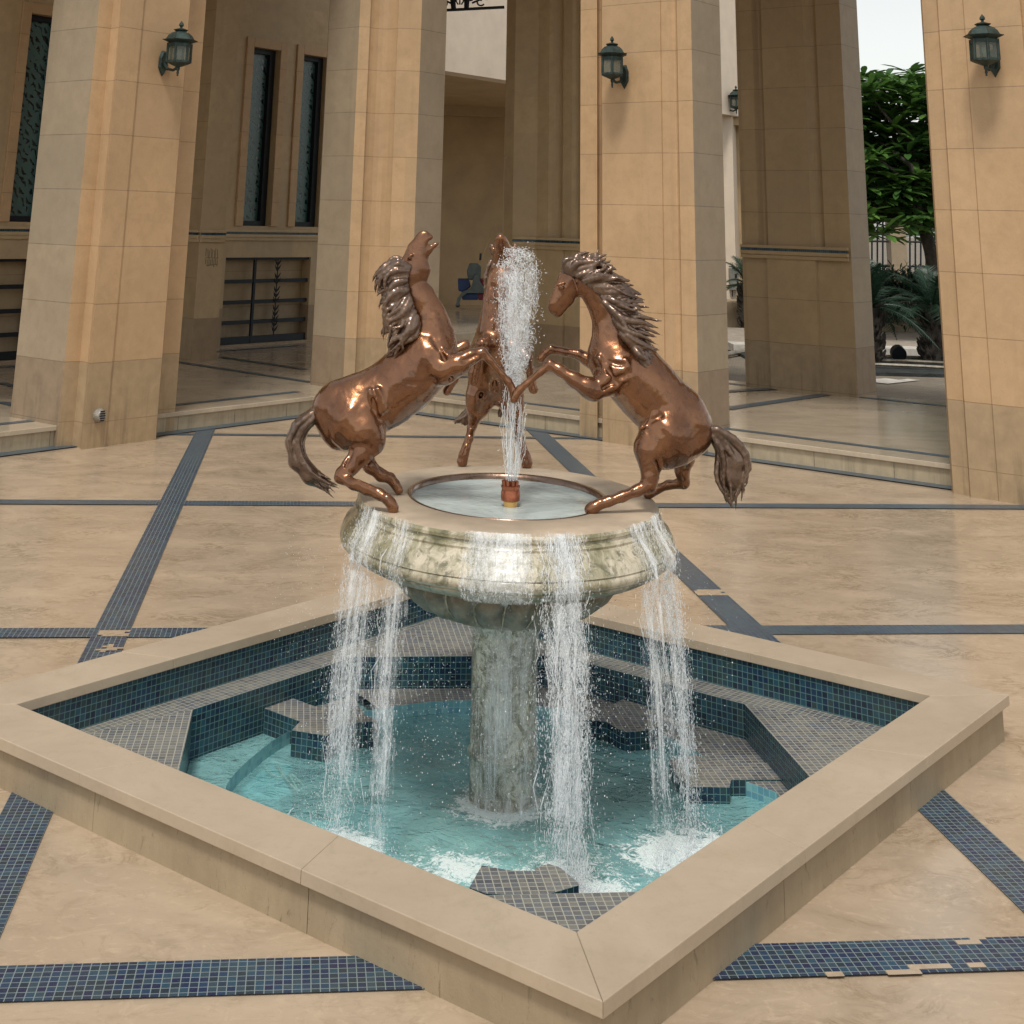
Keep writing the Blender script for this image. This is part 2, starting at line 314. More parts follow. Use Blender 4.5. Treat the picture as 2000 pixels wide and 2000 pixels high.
def water(name,tint,murk_sky,mf,sc,foam=None,str_=.25):
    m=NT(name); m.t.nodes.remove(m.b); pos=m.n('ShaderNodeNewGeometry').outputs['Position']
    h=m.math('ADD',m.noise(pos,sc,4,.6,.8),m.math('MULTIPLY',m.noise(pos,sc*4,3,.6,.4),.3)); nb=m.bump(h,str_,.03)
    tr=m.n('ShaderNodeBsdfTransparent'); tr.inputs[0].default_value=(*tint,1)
    df=m.n('ShaderNodeBsdfDiffuse'); df.inputs[0].default_value=(*murk_sky,1); m.l(nb,df.inputs['Normal'])
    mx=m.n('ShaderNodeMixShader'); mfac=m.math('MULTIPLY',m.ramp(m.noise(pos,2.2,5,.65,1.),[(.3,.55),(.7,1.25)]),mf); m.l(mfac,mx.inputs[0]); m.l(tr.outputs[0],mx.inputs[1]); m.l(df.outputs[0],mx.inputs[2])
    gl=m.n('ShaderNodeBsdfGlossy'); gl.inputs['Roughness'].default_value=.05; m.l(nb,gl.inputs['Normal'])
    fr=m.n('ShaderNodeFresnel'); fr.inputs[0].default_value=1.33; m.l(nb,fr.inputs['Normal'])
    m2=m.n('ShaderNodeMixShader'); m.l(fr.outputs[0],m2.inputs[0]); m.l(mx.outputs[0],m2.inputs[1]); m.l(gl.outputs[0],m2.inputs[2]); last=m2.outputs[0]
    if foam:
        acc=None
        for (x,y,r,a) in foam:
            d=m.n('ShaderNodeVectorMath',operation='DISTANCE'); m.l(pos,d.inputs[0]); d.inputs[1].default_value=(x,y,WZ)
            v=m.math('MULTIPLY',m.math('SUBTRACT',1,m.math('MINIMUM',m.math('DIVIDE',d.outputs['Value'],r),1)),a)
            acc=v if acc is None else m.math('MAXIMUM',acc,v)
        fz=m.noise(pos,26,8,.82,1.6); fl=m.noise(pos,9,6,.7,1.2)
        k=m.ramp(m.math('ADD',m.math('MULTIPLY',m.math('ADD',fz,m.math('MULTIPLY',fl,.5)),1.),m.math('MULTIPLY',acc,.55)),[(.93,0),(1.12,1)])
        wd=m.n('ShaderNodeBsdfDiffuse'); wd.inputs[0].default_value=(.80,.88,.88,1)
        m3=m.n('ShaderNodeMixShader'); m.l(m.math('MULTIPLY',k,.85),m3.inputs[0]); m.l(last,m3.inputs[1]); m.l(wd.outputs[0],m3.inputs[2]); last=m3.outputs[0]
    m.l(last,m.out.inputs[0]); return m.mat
def spray(name,alpha,col=(.93,.96,.98),nz=0):
    """white aerated water: partly see-through, glossy"""
    m=NT(name); pos=m.n('ShaderNodeNewGeometry').outputs['Position']
    a=alpha
    if nz: a=m.ramp(m.noise(m.vscale(pos,(1,1,.25)),nz,5,.75,.6),[(.38,alpha*.35),(.66,min(1,alpha*1.4))])
    return m.set(Base_Color=col,Roughness=.18,Alpha=a,Specular_IOR_Level=.6,Subsurface_Weight=0.,Emission_Strength=0.)
M['spray']=spray('aerated_water',.42,nz=60)
M['drop']=spray('water_droplet',.75)
def veil():
    m=NT('thin_water_veil'); uv=m.n('ShaderNodeUVMap').outputs[0]; pos=m.n('ShaderNodeNewGeometry').outputs['Position']
    s1=m.noise(m.vscale(uv,(34,3.2,1)),1,7,.78,.9); s2=m.noise(m.vscale(uv,(90,16,1)),1,6,.8,1.4); fr=m.noise(pos,70,6,.85,1.)
    su=m.n('ShaderNodeSeparateXYZ'); m.l(uv,su.inputs[0]); tint=m.n('ShaderNodeAttribute',attribute_name='tint').outputs['Fac']
    s3=m.noise(m.vscale(uv,(11,4.5,1)),1,5,.7,1.6)
    k=m.math('ADD',m.math('MULTIPLY',s1,.38),m.math('ADD',m.math('MULTIPLY',s2,.28),m.math('ADD',m.math('MULTIPLY',fr,.22),m.math('MULTIPLY',s3,.28))))
    a=m.ramp(m.math('ADD',k,m.math('MULTIPLY',m.math('SUBTRACT',tint,.5),.22)),[(.555,0),(.63,.22),(.70,.55),(.80,.9)])
    return m.set(Base_Color=(.92,.95,.97),Roughness=.3,Alpha=a)
M['veil']=veil()
# ------------------------------------------------------------------ the setting
BX,BY=.702,5.155            # basin centre
s2=2**-.5
e1=np.array([s2,s2,0.]); e2=np.array([s2,-s2,0.]); nL=np.array([s2,-s2,0.]); nR=np.array([-s2,-s2,0.])  # court-facing normals
def kpt(k,s,z=0.): return ((s-k)/2,(s+k)/2,z)     # k = y-x, s = x+y
def sheet(name,polys,z,mat,uvf=None):
    mb=MB()
    for p in polys: mb.quad([(q[0],q[1],z) for q in p],[(q[0],q[1]) if not uvf else uvf(q) for q in p])
    return struct(mb.build(name,mat))
PZ=.15; KL=12.95; SR=14.38; KW=18.5; SW=18.85; SE=19.35
hr=1.2   # hole half side
K0,S0=BY-BX,BX+BY
def ksq(h): return [kpt(K0+a*h*math.sqrt(2),S0+b*h*math.sqrt(2))[:2] for a,b in((-1,-1),(-1,1),(1,1),(1,-1))]
def ring(inner,outer): return [[outer[i],outer[(i+1)%4],inner[(i+1)%4],inner[i]] for i in range(4)]
def pavers():
    m=NT('grey_brick_paving'); pos=m.n('ShaderNodeNewGeometry').outputs['Position']; br=m.n('ShaderNodeTexBrick'); br.inputs['Scale'].default_value=4.2
    br.inputs['Color1'].default_value=(.17,.14,.11,1); br.inputs['Color2'].default_value=(.24,.205,.16,1); br.inputs['Mortar'].default_value=(.10,.09,.07,1); br.inputs['Mortar Size'].default_value=.03
    m.l(pos,br.inputs['Vector']); n1=m.noise(pos,1.5,5,.6)
    c=m.mix(m.ramp(n1,[(.3,0),(.7,.5)]),br.outputs['Color'],(.28,.23,.17)); return m.set(Base_Color=c,Roughness=.8,Normal=m.bump(br.outputs['Fac'],.3,.005))
M['pavers']=pavers()
sheet('ground',ring(ksq(hr),ksq(400)),-.02,M['pavers'])
sheet('courtyard_floor',ring(ksq(hr),ksq(6.05)),0.,M['marble'])
# mosaic bands let into the floor (each strip clipped against the basin)
def strips():
    mb=MB(); zz=.004; k=0
    def seg(x0,y0,x1,y1,uo=0.):
        nonlocal k; k+=1; vert=abs(y1-y0)>abs(x1-x0)
        p=[(x0,y0),(x1,y0),(x1,y1),(x0,y1)]
        z=zz+.0015*(k%2)
        mb.quad([(a,b,z) for a,b in p],[(a+uo,b) for a,b in p])
    h=6.02*math.sqrt(2)
    def lim(x): return 0
    # long bands, cut round the basin
    for (a,b) in ((-.788,-.640),(1.95,2.10)):
        xm=(a+b)/2; yh=h-abs(xm-BX); bas=1.287*math.sqrt(2)-abs(xm-BX)-.09
        seg(a,BY+bas if bas>0 else BY,b,BY+yh,-a); seg(a,BY-yh,b,BY-bas if bas>0 else BY,-a)
    for (a,b) in ((3.675,3.828),(6.398,6.53),(9.08,9.21),(11.80,11.88),(.95,1.10)):
        ym=(a+b)/2; xh=h-abs(ym-BY); bas=1.287*math.sqrt(2)-abs(ym-BY)-.09
        if bas>0: segs=[(BX-xh,BX-bas),(BX+bas,BX+xh)]
        else: segs=[(BX-xh,BX+xh)]
        cuts=[]
        for x0,x1 in segs:   # leave out the crossings
            cur=x0
            for (c0,c1) in ((-.788,-.640),(1.95,2.10)):
                if c0>cur and c1<x1: cuts.append((cur,c0)); cur=c1
            cuts.append((cur,x1))
        for x0,x1 in cuts: seg(x0,a,x1,b)
    return mb
mb=strips()
# band along the foot of the gallery platforms
def band(mb,p0,p1,n,wd,z):
    p0=np.array(p0[:2]);p1=np.array(p1[:2]);n=np.array(n[:2]);L=np.linalg.norm(p1-p0); q=[p0,p1,p1+n*wd,p0+n*wd]
    mb.quad([(a[0],a[1],z) for a in q],[(0,0),(L,0),(L,wd),(0,wd)])
band(mb,kpt(KL,4.0),kpt(KL,13.82),nL,.13,.0085); band(mb,kpt(12.42,SR),kpt(-3,SR),nR,.13,.0085)
struct(mb.build('mosaic_bands',M['stripe']))
# worn places where stone patches replace the tiles
mb=MB(); T_=.0212; rp=random.Random(4)
def patch(x0,y0,rows):
    for j,(a_,b_) in enumerate(rows):
        x=round(x0/T_)*T_; y=round(y0/T_)*T_+j*T_; mb.quad([(x+a_*T_,y,.0068),(x+b_*T_,y,.0068),(x+b_*T_,y+T_,.0068),(x+a_*T_,y+T_,.0068)])
patch(-.77,6.40,[(1,6),(0,6),(0,5),(0,6)]); patch(-.75,6.19,[(1,2),(0,4),(2,5),(1,3),(2,3)]); patch(1.955,7.02,[(0,7),(0,7),(0,6),(0,7),(1,7)])
patch(1.32,3.668,[(0,2)]); patch(1.46,3.668,[(0,4),(3,8)]); patch(1.68,3.69,[(0,2)]); patch(1.70,3.79,[(0,3),(2,4)]); patch(1.84,3.74,[(0,2)])
patch(-.76,4.18,[(0,1),(0,2),(0,1),(1,2),(0,1)])
struct(mb.build('stone_patches',M['marble']))
# raised gallery platform
C1=(.405,13.37); C2=(1.01,13.375)
plan=[kpt(KL,3.6)[:2],kpt(KL,13.78)[:2],kpt(12.365,SR)[:2],kpt(-3,SR)[:2],kpt(-3,SE)[:2],kpt(17.2,SE)[:2],(1.6,19.6),(8.,27.0),(-2.,27.0),kpt(18.6,17.6)[:2],kpt(18.6,3.6)[:2]]
mb=MB(); mb.prism(plan,-.05,PZ-.035)
pf=mb.build('gallery_platform',M['plat']); struct(pf)
cx_,cy_=kpt(15,16)[:2]
mb=MB(); n=len(plan); top=[]
def offs(p,i):
    return p
nos=[kpt(KL-.03,3.6)[:2],kpt(KL-.03,13.79)[:2],kpt(12.36,SR-.03)[:2],kpt(-3,SR-.03)[:2]]+plan[4:]
mb.prism(nos,PZ-.035,PZ)
struct(mb.build('gallery_floor',M['gmarble'],bevel=.004))
# vertical joints of the riser, thin dark slots
mb=MB()
for i in range(14):
    for (k,s,nn,d) in ((KL,4.2+i*.86,nL,e1),(13.6-i*.86,SR,nR,e2)):
        if (nn is nL and s>13.6) or (nn is nR and k<-3): continue
        p=np.array(kpt(k,s,.058)); mb.box(p+nn*.0005,(.0022,.0015,.056),(d,nn,(0,0,1)))
struct(mb.build('riser_joints',M['darkstone']))
# mosaic bands on the gallery floor
mb=MB()
band(mb,kpt(KL+.36,4),kpt(KL+.36,13.4),-nL,.085,PZ+.003); band(mb,kpt(12.0,SR+.36),kpt(-3,SR+.36),-nR,.085,PZ+.003)
band(mb,kpt(KW-.45,4),kpt(KW-.45,18),nL,.085,PZ+.003); band(mb,kpt(17,SW+.02),kpt(-3,SW+.02),-nR,.085,PZ+.003)
def lineband(a,b,wd,z):
    a=np.array(a[:2]);b=np.array(b[:2]);d=(b-a)/np.linalg.norm(b-a);n=np.array([-d[1],d[0]]); band(mb,a-n*wd/2,b-n*wd/2,n,wd,z)
W=lambda x,y:atz(x,y,PZ)
lineband(W(1418,799),W(1613,771),.13,PZ+.005); lineband(W(1418,765),W(1510,760),.13,PZ+.006); lineband(W(345,707),W(607,747),.085,PZ+.005); lineband(W(431,698),W(597,722),.085,PZ+.007); 
lineband(W(0,748),W(47,760),.08,PZ+.005); lineband(W(0,786),W(47,797),.08,PZ+.006); lineband(W(640,741),W(1010,735),.09,PZ+.006)
struct(mb.build('gallery_mosaic_bands',M['stripe']))
# roof slabs above the galleries (just out of the picture; they keep the galleries dim)
mb=MB()
mb.prism([kpt(KL+.1,3.6)[:2],kpt(KL+.1,13.9)[:2],kpt(12.5,SR+.1)[:2],kpt(-3,SR+.1)[:2],kpt(-3,SW+.15)[:2],kpt(12.6,SW+.15)[:2],kpt(14.2,SW+.15)[:2],kpt(18.9,18.0)[:2],kpt(18.9,3.6)[:2]],5.3,5.7)
rf=mb.build('gallery_roof',M['tan_plaster']); tag(rf,'flat tan roof slab carried by the pillars above the galleries','roof')

# ------------------------------------------------------------------ pillars and walls
ZC=[.595+.42*i for i in range(-1,12)]
def pillar(name,label,pts,mats,kinds,z0,z1,cat='pillar',group=None,vj=None,parent=None):
    """prism over a moulded plan; every face is cut at the courses and each block has its own tint"""
    mb=MB(); n=len(pts); zs=[z0]+[z for z in ZC if z0+.02<z<z1-.02]+[z1]; u=0
    for i in range(n):
        a,b=pts[i],pts[(i+1)%n]; L=math.dist(a,b); tt=(i*7919%97)/97
        for j in range(len(zs)-1):
            mb.quad([(a[0],a[1],zs[j]),(b[0],b[1],zs[j]),(b[0],b[1],zs[j+1]),(a[0],a[1],zs[j+1])],[(u,zs[j]),(u+L,zs[j]),(u+L,zs[j+1]),(u,zs[j+1])],tt,kinds[i])
        u+=L
    mb.quad([(p[0],p[1],z1) for p in pts])
    return mb
def cove(p,q,depth,n,k=6):
    """concave flute between p and q, sunk along -n"""
    p=np.array(p[:2]);q=np.array(q[:2]);n=np.array(n[:2]); return [tuple(p+(q-p)*t-n*depth*math.sin(math.pi*t)) for t in [i/k for i in range(k+1)]]
def onk(px,py,k):   # point of the vertical plane y-x=k seen at px,py
    return atplane(px,py,kpt(k,10),(-1,1))
def ons(px,py,s): return atplane(px,py,kpt(5,s),(1,1))
TOP=5.3
def P(v): return (float(v[0]),float(v[1]))
def finish(name,mb,mats,label,loc,group=None,cat='pillar'):
    t=thing(name,label,cat,(loc[0],loc[1],0),group); o=mb.build('shaft',mats,t); return t,o
# left pillar with a lantern (pillar one)
a=P(onk(110,874,12.89)); b=P(onk(140,874,12.86)); c=P(onk(156,873,12.72)); d=P(onk(160,872,12.62)); f=P(onk(205,869,12.62)); f2=P(onk(209,868,12.635)); g=P(onk(304,859,12.62)); g2=P(onk(305,859,12.97)); h=P(onk(339,843,12.93))
back=P(np.array(h)+np.array([-s2,s2])*.62); back2=P(np.array(a)+np.array([-s2,s2])*.62)
plan1=[a,b,c,d,f,f2,g,g2,h,back,back2]
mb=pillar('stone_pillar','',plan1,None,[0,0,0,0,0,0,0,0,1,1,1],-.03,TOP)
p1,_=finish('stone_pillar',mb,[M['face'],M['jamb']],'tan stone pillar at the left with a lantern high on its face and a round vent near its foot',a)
# corner pillar
V1=(.43,13.64); V2=(1.05,13.64)
V0=P(atz(607,751,PZ)); V0=(V1[0]-.30,V1[1]+.30)
V3=(1.33,13.92)
p=lambda t,o=0.:(V1[0]+(V2[0]-V1[0])*t,V1[1]+o)
front=[p(0),p(.17),p(.17,.03)]+cove(p(.17,.03),p(.62,.03),.07,(0,-1))[1:]+[p(.62,.0),p(.82),p(1)]
plan2=front+[V3,(1.36,14.4),(.13,14.4),V0]
kinds=[0]*(len(front)-1)+[1,1,1,1,1]
mb=pillar('stone_pillar','',plan2,None,kinds,PZ-.02,TOP)
finish('stone_pillar',mb,[M['face'],M['jamb']],'fluted pale pillar standing on the platform in the far corner of the courtyard, behind the left horse',V1)
# right of centre pillar, lantern
a=P(ons(1132,853,14.30)); b=P(ons(1167,858,14.30)); b2=P(ons(1168,858,14.40)); c0=P(ons(1176,862,14.40)); c=P(ons(1177,862,14.17)); d=P(ons(1300,875,14.17)); e=P(ons(1302,875,14.19)); f=P(ons(1318,878,14.19)); g=P(ons(1336,880,14.19)); h=P(ons(1366,888,14.19))
cv=cove(f,g,.035,nR)
q=np.array(h)+np.array([s2,s2])*.50; q2=np.array(a)+np.array([s2,s2])*.50
plan3=[a,b,b2,c0,c,d,e]+cv+[h,P(q),P(q2)]
plan3=plan3[::-1]
kinds=[0]*len(plan3); kinds[0]=1; kinds[1]=1; kinds[-1]=1
# reversed order: edges: q2->q, q->h, h->..., last edge a->q2
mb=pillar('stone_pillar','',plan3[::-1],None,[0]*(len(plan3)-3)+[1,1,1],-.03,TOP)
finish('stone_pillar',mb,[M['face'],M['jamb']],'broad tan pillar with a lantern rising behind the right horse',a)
# far right pillar, lantern
a=P(ons(1859,960,14.16)); b=P(ons(1862,962,14.07)); c=P(ons(1894,970,14.05)); d=P(ons(1896,970,14.0)); e=P(ons(1950,980,14.0)); f=P(ons(1952,980,13.985)); g=P(ons(2075,1003,13.985)); h=P(ons(2078,1003,14.05)); i_=P(ons(2200,1030,14.05))
plan4=[a,b,c,d,e,f,g,h,i_,P(np.array(i_)+np.array([s2,s2])*.62),P(np.array(a)+np.array([s2,s2])*.62)]
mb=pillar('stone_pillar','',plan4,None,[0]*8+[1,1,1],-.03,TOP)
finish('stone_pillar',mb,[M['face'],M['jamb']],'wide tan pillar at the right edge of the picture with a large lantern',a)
def rail(mb,mbm,a,b,n,z=1.475):
    """string course with a line of small blue tiles"""
    a=np.array([a[0],a[1],0.]);b=np.array([b[0],b[1],0.]);n=np.array(n,float); d=(b-a)/np.linalg.norm(b-a); L=np.linalg.norm(b-a); mid=(a+b)/2
    for (z0,z1,o) in ((z-.075,z-.035,.022),(z-.035,z+.0,.032),(z+.028,z+.055,.032)):
        mb.box(mid+upz*((z0+z1)/2)+n*o/2,(L/2,o/2,(z1-z0)/2),(d,n,upz))
    q=a+n*.024; q2=b+n*.024
    mbm.quad([(q[0],q[1],z),(q2[0],q2[1],z),(q2[0],q2[1],z+.028),(q[0],q[1],z+.028)],[(0,.0),(L,0),(L,.0225),(0,.0225)])
    mbm.quad([(q[0],q[1],z),(q2[0],q2[1],z),(q2[0]-n[0]*.03,q2[1]-n[1]*.03,z),(q[0]-n[0]*.03,q[1]-n[1]*.03,z)],None)
# shaded pier of the outer arcade seen through the right opening
A=np.array(ons(1460,757,SW)[:2]); B=np.array(ons(1676,776,SW)[:2]); 
t1=np.linalg.norm(B-A); dA=(B-A)/t1; back=np.array([s2,s2]); X_=np.array(ons(1455,757,SW)[:2]); A=X_; t1=np.linalg.norm(B-A)
fr=lambda t,o=0.:P(A+dA*t+np.array(nR[:2])*o)
lo=[fr(0,-.02),fr(.05,-.02),fr(.05,0),fr(.30,0),fr(.305,.035),fr(.83,.035),fr(.84,0),fr(t1)]
hi=[fr(0,-.02),fr(.05,-.02),fr(.05,0),fr(.20,0)]+cove(fr(.20),fr(.32),.05,nR)[1:]+[fr(.325,.03),fr(.80,.03)]+cove(fr(.80,.03),fr(.93),.05,nR)[1:]+[fr(t1)]
ext=[P(B+back*.45),P(A+back*.45)]
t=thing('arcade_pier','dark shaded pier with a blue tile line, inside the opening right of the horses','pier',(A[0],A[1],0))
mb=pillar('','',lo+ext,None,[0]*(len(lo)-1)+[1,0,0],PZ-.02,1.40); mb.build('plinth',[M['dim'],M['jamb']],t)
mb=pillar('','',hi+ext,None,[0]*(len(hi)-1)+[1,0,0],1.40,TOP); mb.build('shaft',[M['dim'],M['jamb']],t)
m1=MB();m2=MB(); rail(m1,m2,fr(.02,.03),fr(t1-.01,.03),nR,1.475); m1.build('string_course',M['dim'],t,bevel=.003); m2.build('tile_line',M['tile'],t)
# pier left of it, seen between corner pillar and lantern pillar
C0=np.array(atz(1045,714,PZ)[:2]); dC=np.array([s2,-s2])
fr=lambda t,o=0.:P(C0+dC*t+np.array(nR[:2])*o)
left=P(np.array(fr(0))+np.array([-.27,.05])); left2=P(np.array(fr(0))+np.array([-.36,.18]))
lo=[left2,left,fr(0),fr(.37),fr(.375,-.03),fr(.47,-.03),fr(.48,0),fr(1.2)]
hi=[left2,left,fr(0),fr(.16)]+cove(fr(.16),fr(.36),.06,nR)[1:]+[fr(.365,-.02),fr(.47,-.02)]+cove(fr(.47,-.02),fr(.60),.03,nR)[1:]+[fr(.61,0),fr(1.2)]
ext=[P(np.array(fr(1.2))+back*.5),P(np.array(left2)+back*.5)]
t=thing('arcade_pier','dim fluted pier with a blue tile line, just right of the far passage','pier',(C0[0],C0[1],0))
mb=pillar('','',lo+ext,None,[0]*(len(lo)+2),PZ-.02,1.40); mb.build('plinth',[M['wall'],M['jamb']],t)
mb=pillar('','',hi+ext,None,[0]*(len(hi)+2),1.40,TOP); mb.build('shaft',[M['wall'],M['jamb']],t)
m1=MB();m2=MB(); rail(m1,m2,fr(-.0,.0),fr(1.15,.0),nR,1.475)
nn=np.array([left[0]-fr(0)[0],left[1]-fr(0)[1],0]); nn=np.array([-nn[1],nn[0],0.]); nn/=np.linalg.norm(nn); nn=nn if nn[1]<0 else -nn
rail(m1,m2,left,fr(0),nn,1.475); m1.build('string_course',M['wall'],t,bevel=.003); m2.build('tile_line',M['tile'],t)
# inner pier in front of the gallery wall (left opening)
D0=np.array(atz(372,708,PZ)[:2]); dD=np.array([s2,s2]); nD=np.array([s2,-s2])
L_=.36; D1=P(D0+dD*L_)
plan=[P(D0+np.array([-s2,s2])*.45),P(D0),D1,P(np.array(D1)+np.array([-s2,s2])*.45)]
t=thing('gallery_pier','square gallery pier with scratched marks, standing before the window wall behind the left pillar','pier',(D0[0],D0[1],0))
mb=pillar('','',plan,None,[1,0,0,0],PZ-.02,TOP); mb.build('shaft',[M['wall'],M['dim']],t)
m1=MB();m2=MB(); rail(m1,m2,P(D0),D1,nL,1.465); rail(m1,m2,plan[0],P(D0),-e1,1.465); m1.build('string_course',M['wall'],t,bevel=.003); m2.build('tile_line',M['tile'],t)
mb=MB()   # pencil-like scratches rubbed on the stone
for (x,y,dx,dy) in [(403+i*3.1,485+(i%3)*2,-1.2+(i%2)*1.5,15+(i*5%4)) for i in range(8)]+[(402+i*3.2,505+(i%2)*2,-.8,11+(i%3)*2) for i in range(8)]+[(402,503,24,1.),(403,518,20,-1)]:
    q0=atplane(x,y,D0,nL); q1=atplane(x+dx,y+dy,D0,nL); mb.tube([q0+nL*.0005,q1+nL*.0005],.0035,5)
mb.build('scratched_marks',simple('scratch_grey',(.16,.13,.09),.8),t)
# ---- long window wall of the left gallery
WK=KW
def wk(x,z,o=0.): return (x+nL[0]*o,x+WK+nL[1]*o,z)     # point on the wall at world x
tw=thing('gallery_wall','long sandstone wall at the back of the left gallery with tall dark windows above iron grilles','wall',(-1,17.5,0))
holes=[(-3.123,-2.80,1.56,3.77),(-.785,-.452,1.56,3.77),(-.152,.175,1.56,3.77),(-4.25,-2.845,.17,1.183),(-.94,.095,.17,1.183)]
xs=sorted(set([-6.,.9]+[h[0] for h in holes]+[h[1] for h in holes]+[-1.5,-2.2])); zs=sorted(set([-.02,1.02,1.475,1.56,1.435,.17,1.183,3.77,6.8]+[z for z in ZC if z<6.8]))
mb=MB()
for i in range(len(xs)-1):
    for j in range(len(zs)-1):
        xm=(xs[i]+xs[i+1])/2; zm=(zs[j]+zs[j+1])/2
        if any(h[0]<xm<h[1] and h[2]<zm<h[3] for h in holes): continue
        mb.quad([wk(xs[i],zs[j]),wk(xs[i+1],zs[j]),wk(xs[i+1],zs[j+1]),wk(xs[i],zs[j+1])],[(xs[i]*1.414,zs[j]),(xs[i+1]*1.414,zs[j]),(xs[i+1]*1.414,zs[j+1]),(xs[i]*1.414,zs[j+1])],(i*31%17)/17)
R_=.16
for (x0,x1,z0,z1) in holes:   # reveals
    for (p_,q_) in (((x0,z0),(x0,z1)),((x1,z0),(x1,z1)),((x0,z0),(x1,z0)),((x0,z1),(x1,z1))):
        mb.quad([wk(p_[0],p_[1]),wk(q_[0],q_[1]),wk(q_[0],q_[1],-R_),wk(p_[0],p_[1],-R_)])
mb.build('masonry',M['wall'],tw)
m1=MB();m2=MB(); rail(m1,m2,wk(-6,0),wk(.9,0),nL,1.46); m1.build('string_course',M['wall'],tw,bevel=.003); m2.build('tile_line',M['tile'],tw)
for (x0,x1,z0,z1) in holes[:3]:
    fw_=.085
    mb=MB(); 
    for (a0,a1,b0,b1) in ((x0-fw_,x0-.001,z0-.0,z1+.12),(x1+.001,x1+fw_,z0,z1+.12),(x0,x1,z1+.001,z1+.12)):
        A_=np.array(wk((a0+a1)/2,(b0+b1)/2,.014)); mb.box(A_,((a1-a0)*.7071,.014,(b1-b0)/2),(e1,nL,upz))
    wn=mb.build('window',M['face'],tw,bevel=.004)
    mb=MB(); mb.quad([wk(x0+.02,z0+.03,-.135),wk(x1-.0,z0+.03,-.135),wk(x1-.0,z1-.03,-.135),wk(x0+.02,z1-.03,-.135)],[(0,0),(.45,0),(.45,2.2),(0,2.2)])
    mb.build('pane',M['winglass'],wn)
    mb=MB()
    for (a0,a1,b0,b1) in ((x0,x0+.03,z0,z1),(x1-.065,x1,z0,z1),(x0+.03,x1-.065,z0,z0+.06),(x0+.03,x1-.065,z1-.06,z1)):
        mb.box(np.array(wk((a0+a1)/2,(b0+b1)/2,-.105)),((a1-a0)*.7071,.03,(b1-b0)/2),(e1,nL,upz))
    mb.build('frame',M['iron'],wn)
for gi,(x0,x1,z0,z1) in enumerate(holes[3:]):
    mb=MB(); mb.quad([wk(x0,z0,-.15),wk(x1,z0,-.15),wk(x1,z1,-.15),wk(x0,z1,-.15)]); bk=mb.build('grille_recess',M['dim'],tw)
    mb=MB()
    def bar(a0,a1,b0,b1,o=-.045,th=.012): mb.box(np.array(wk((a0+a1)/2,(b0+b1)/2,o)),(max((a1-a0)*.7071,.004),th,(b1-b0)/2),(e1,nL,upz))
    bar(x0,x1,z0,z0+.085); bar(x0,x1,z1-.03,z1)
    zz=[z0+.25,z0+.485,z0+.73] if gi==1 else [z0+.25,z0+.485,z0+.73]
    for z in zz: bar(x0,x1,z-.022,z+.022,-.05)
    bar(x1-.035 if gi==0 else x0+.36,x1-.0 if gi==0 else x0+.385,z0,z1,-.043,.014)
    if gi==0: bar(x0+.5,x0+.53,z0,z1,-.043,.014)
    g_=mb.build('iron_grille',M['iron'],tw)
    if gi==1:   # wrought leaf stem
        mb=MB(); xc=x0+.645
        mb.tube([wk(xc,z0+.08,-.04),wk(xc+.004,z1-.02,-.04)],.008,6)
        z=z0+.12
        while z<z1-.05:
            for sgn in (-1,1):
                mb.tube([wk(xc,z,-.04),wk(xc+sgn*.018,z+.03,-.035),wk(xc+sgn*.038,z+.075,-.025)],[.008,.012,.002],5)
            z+=.062 if int(z*40)%3 else .10
        mb.build('leaf_stem',M['iron'],g_)

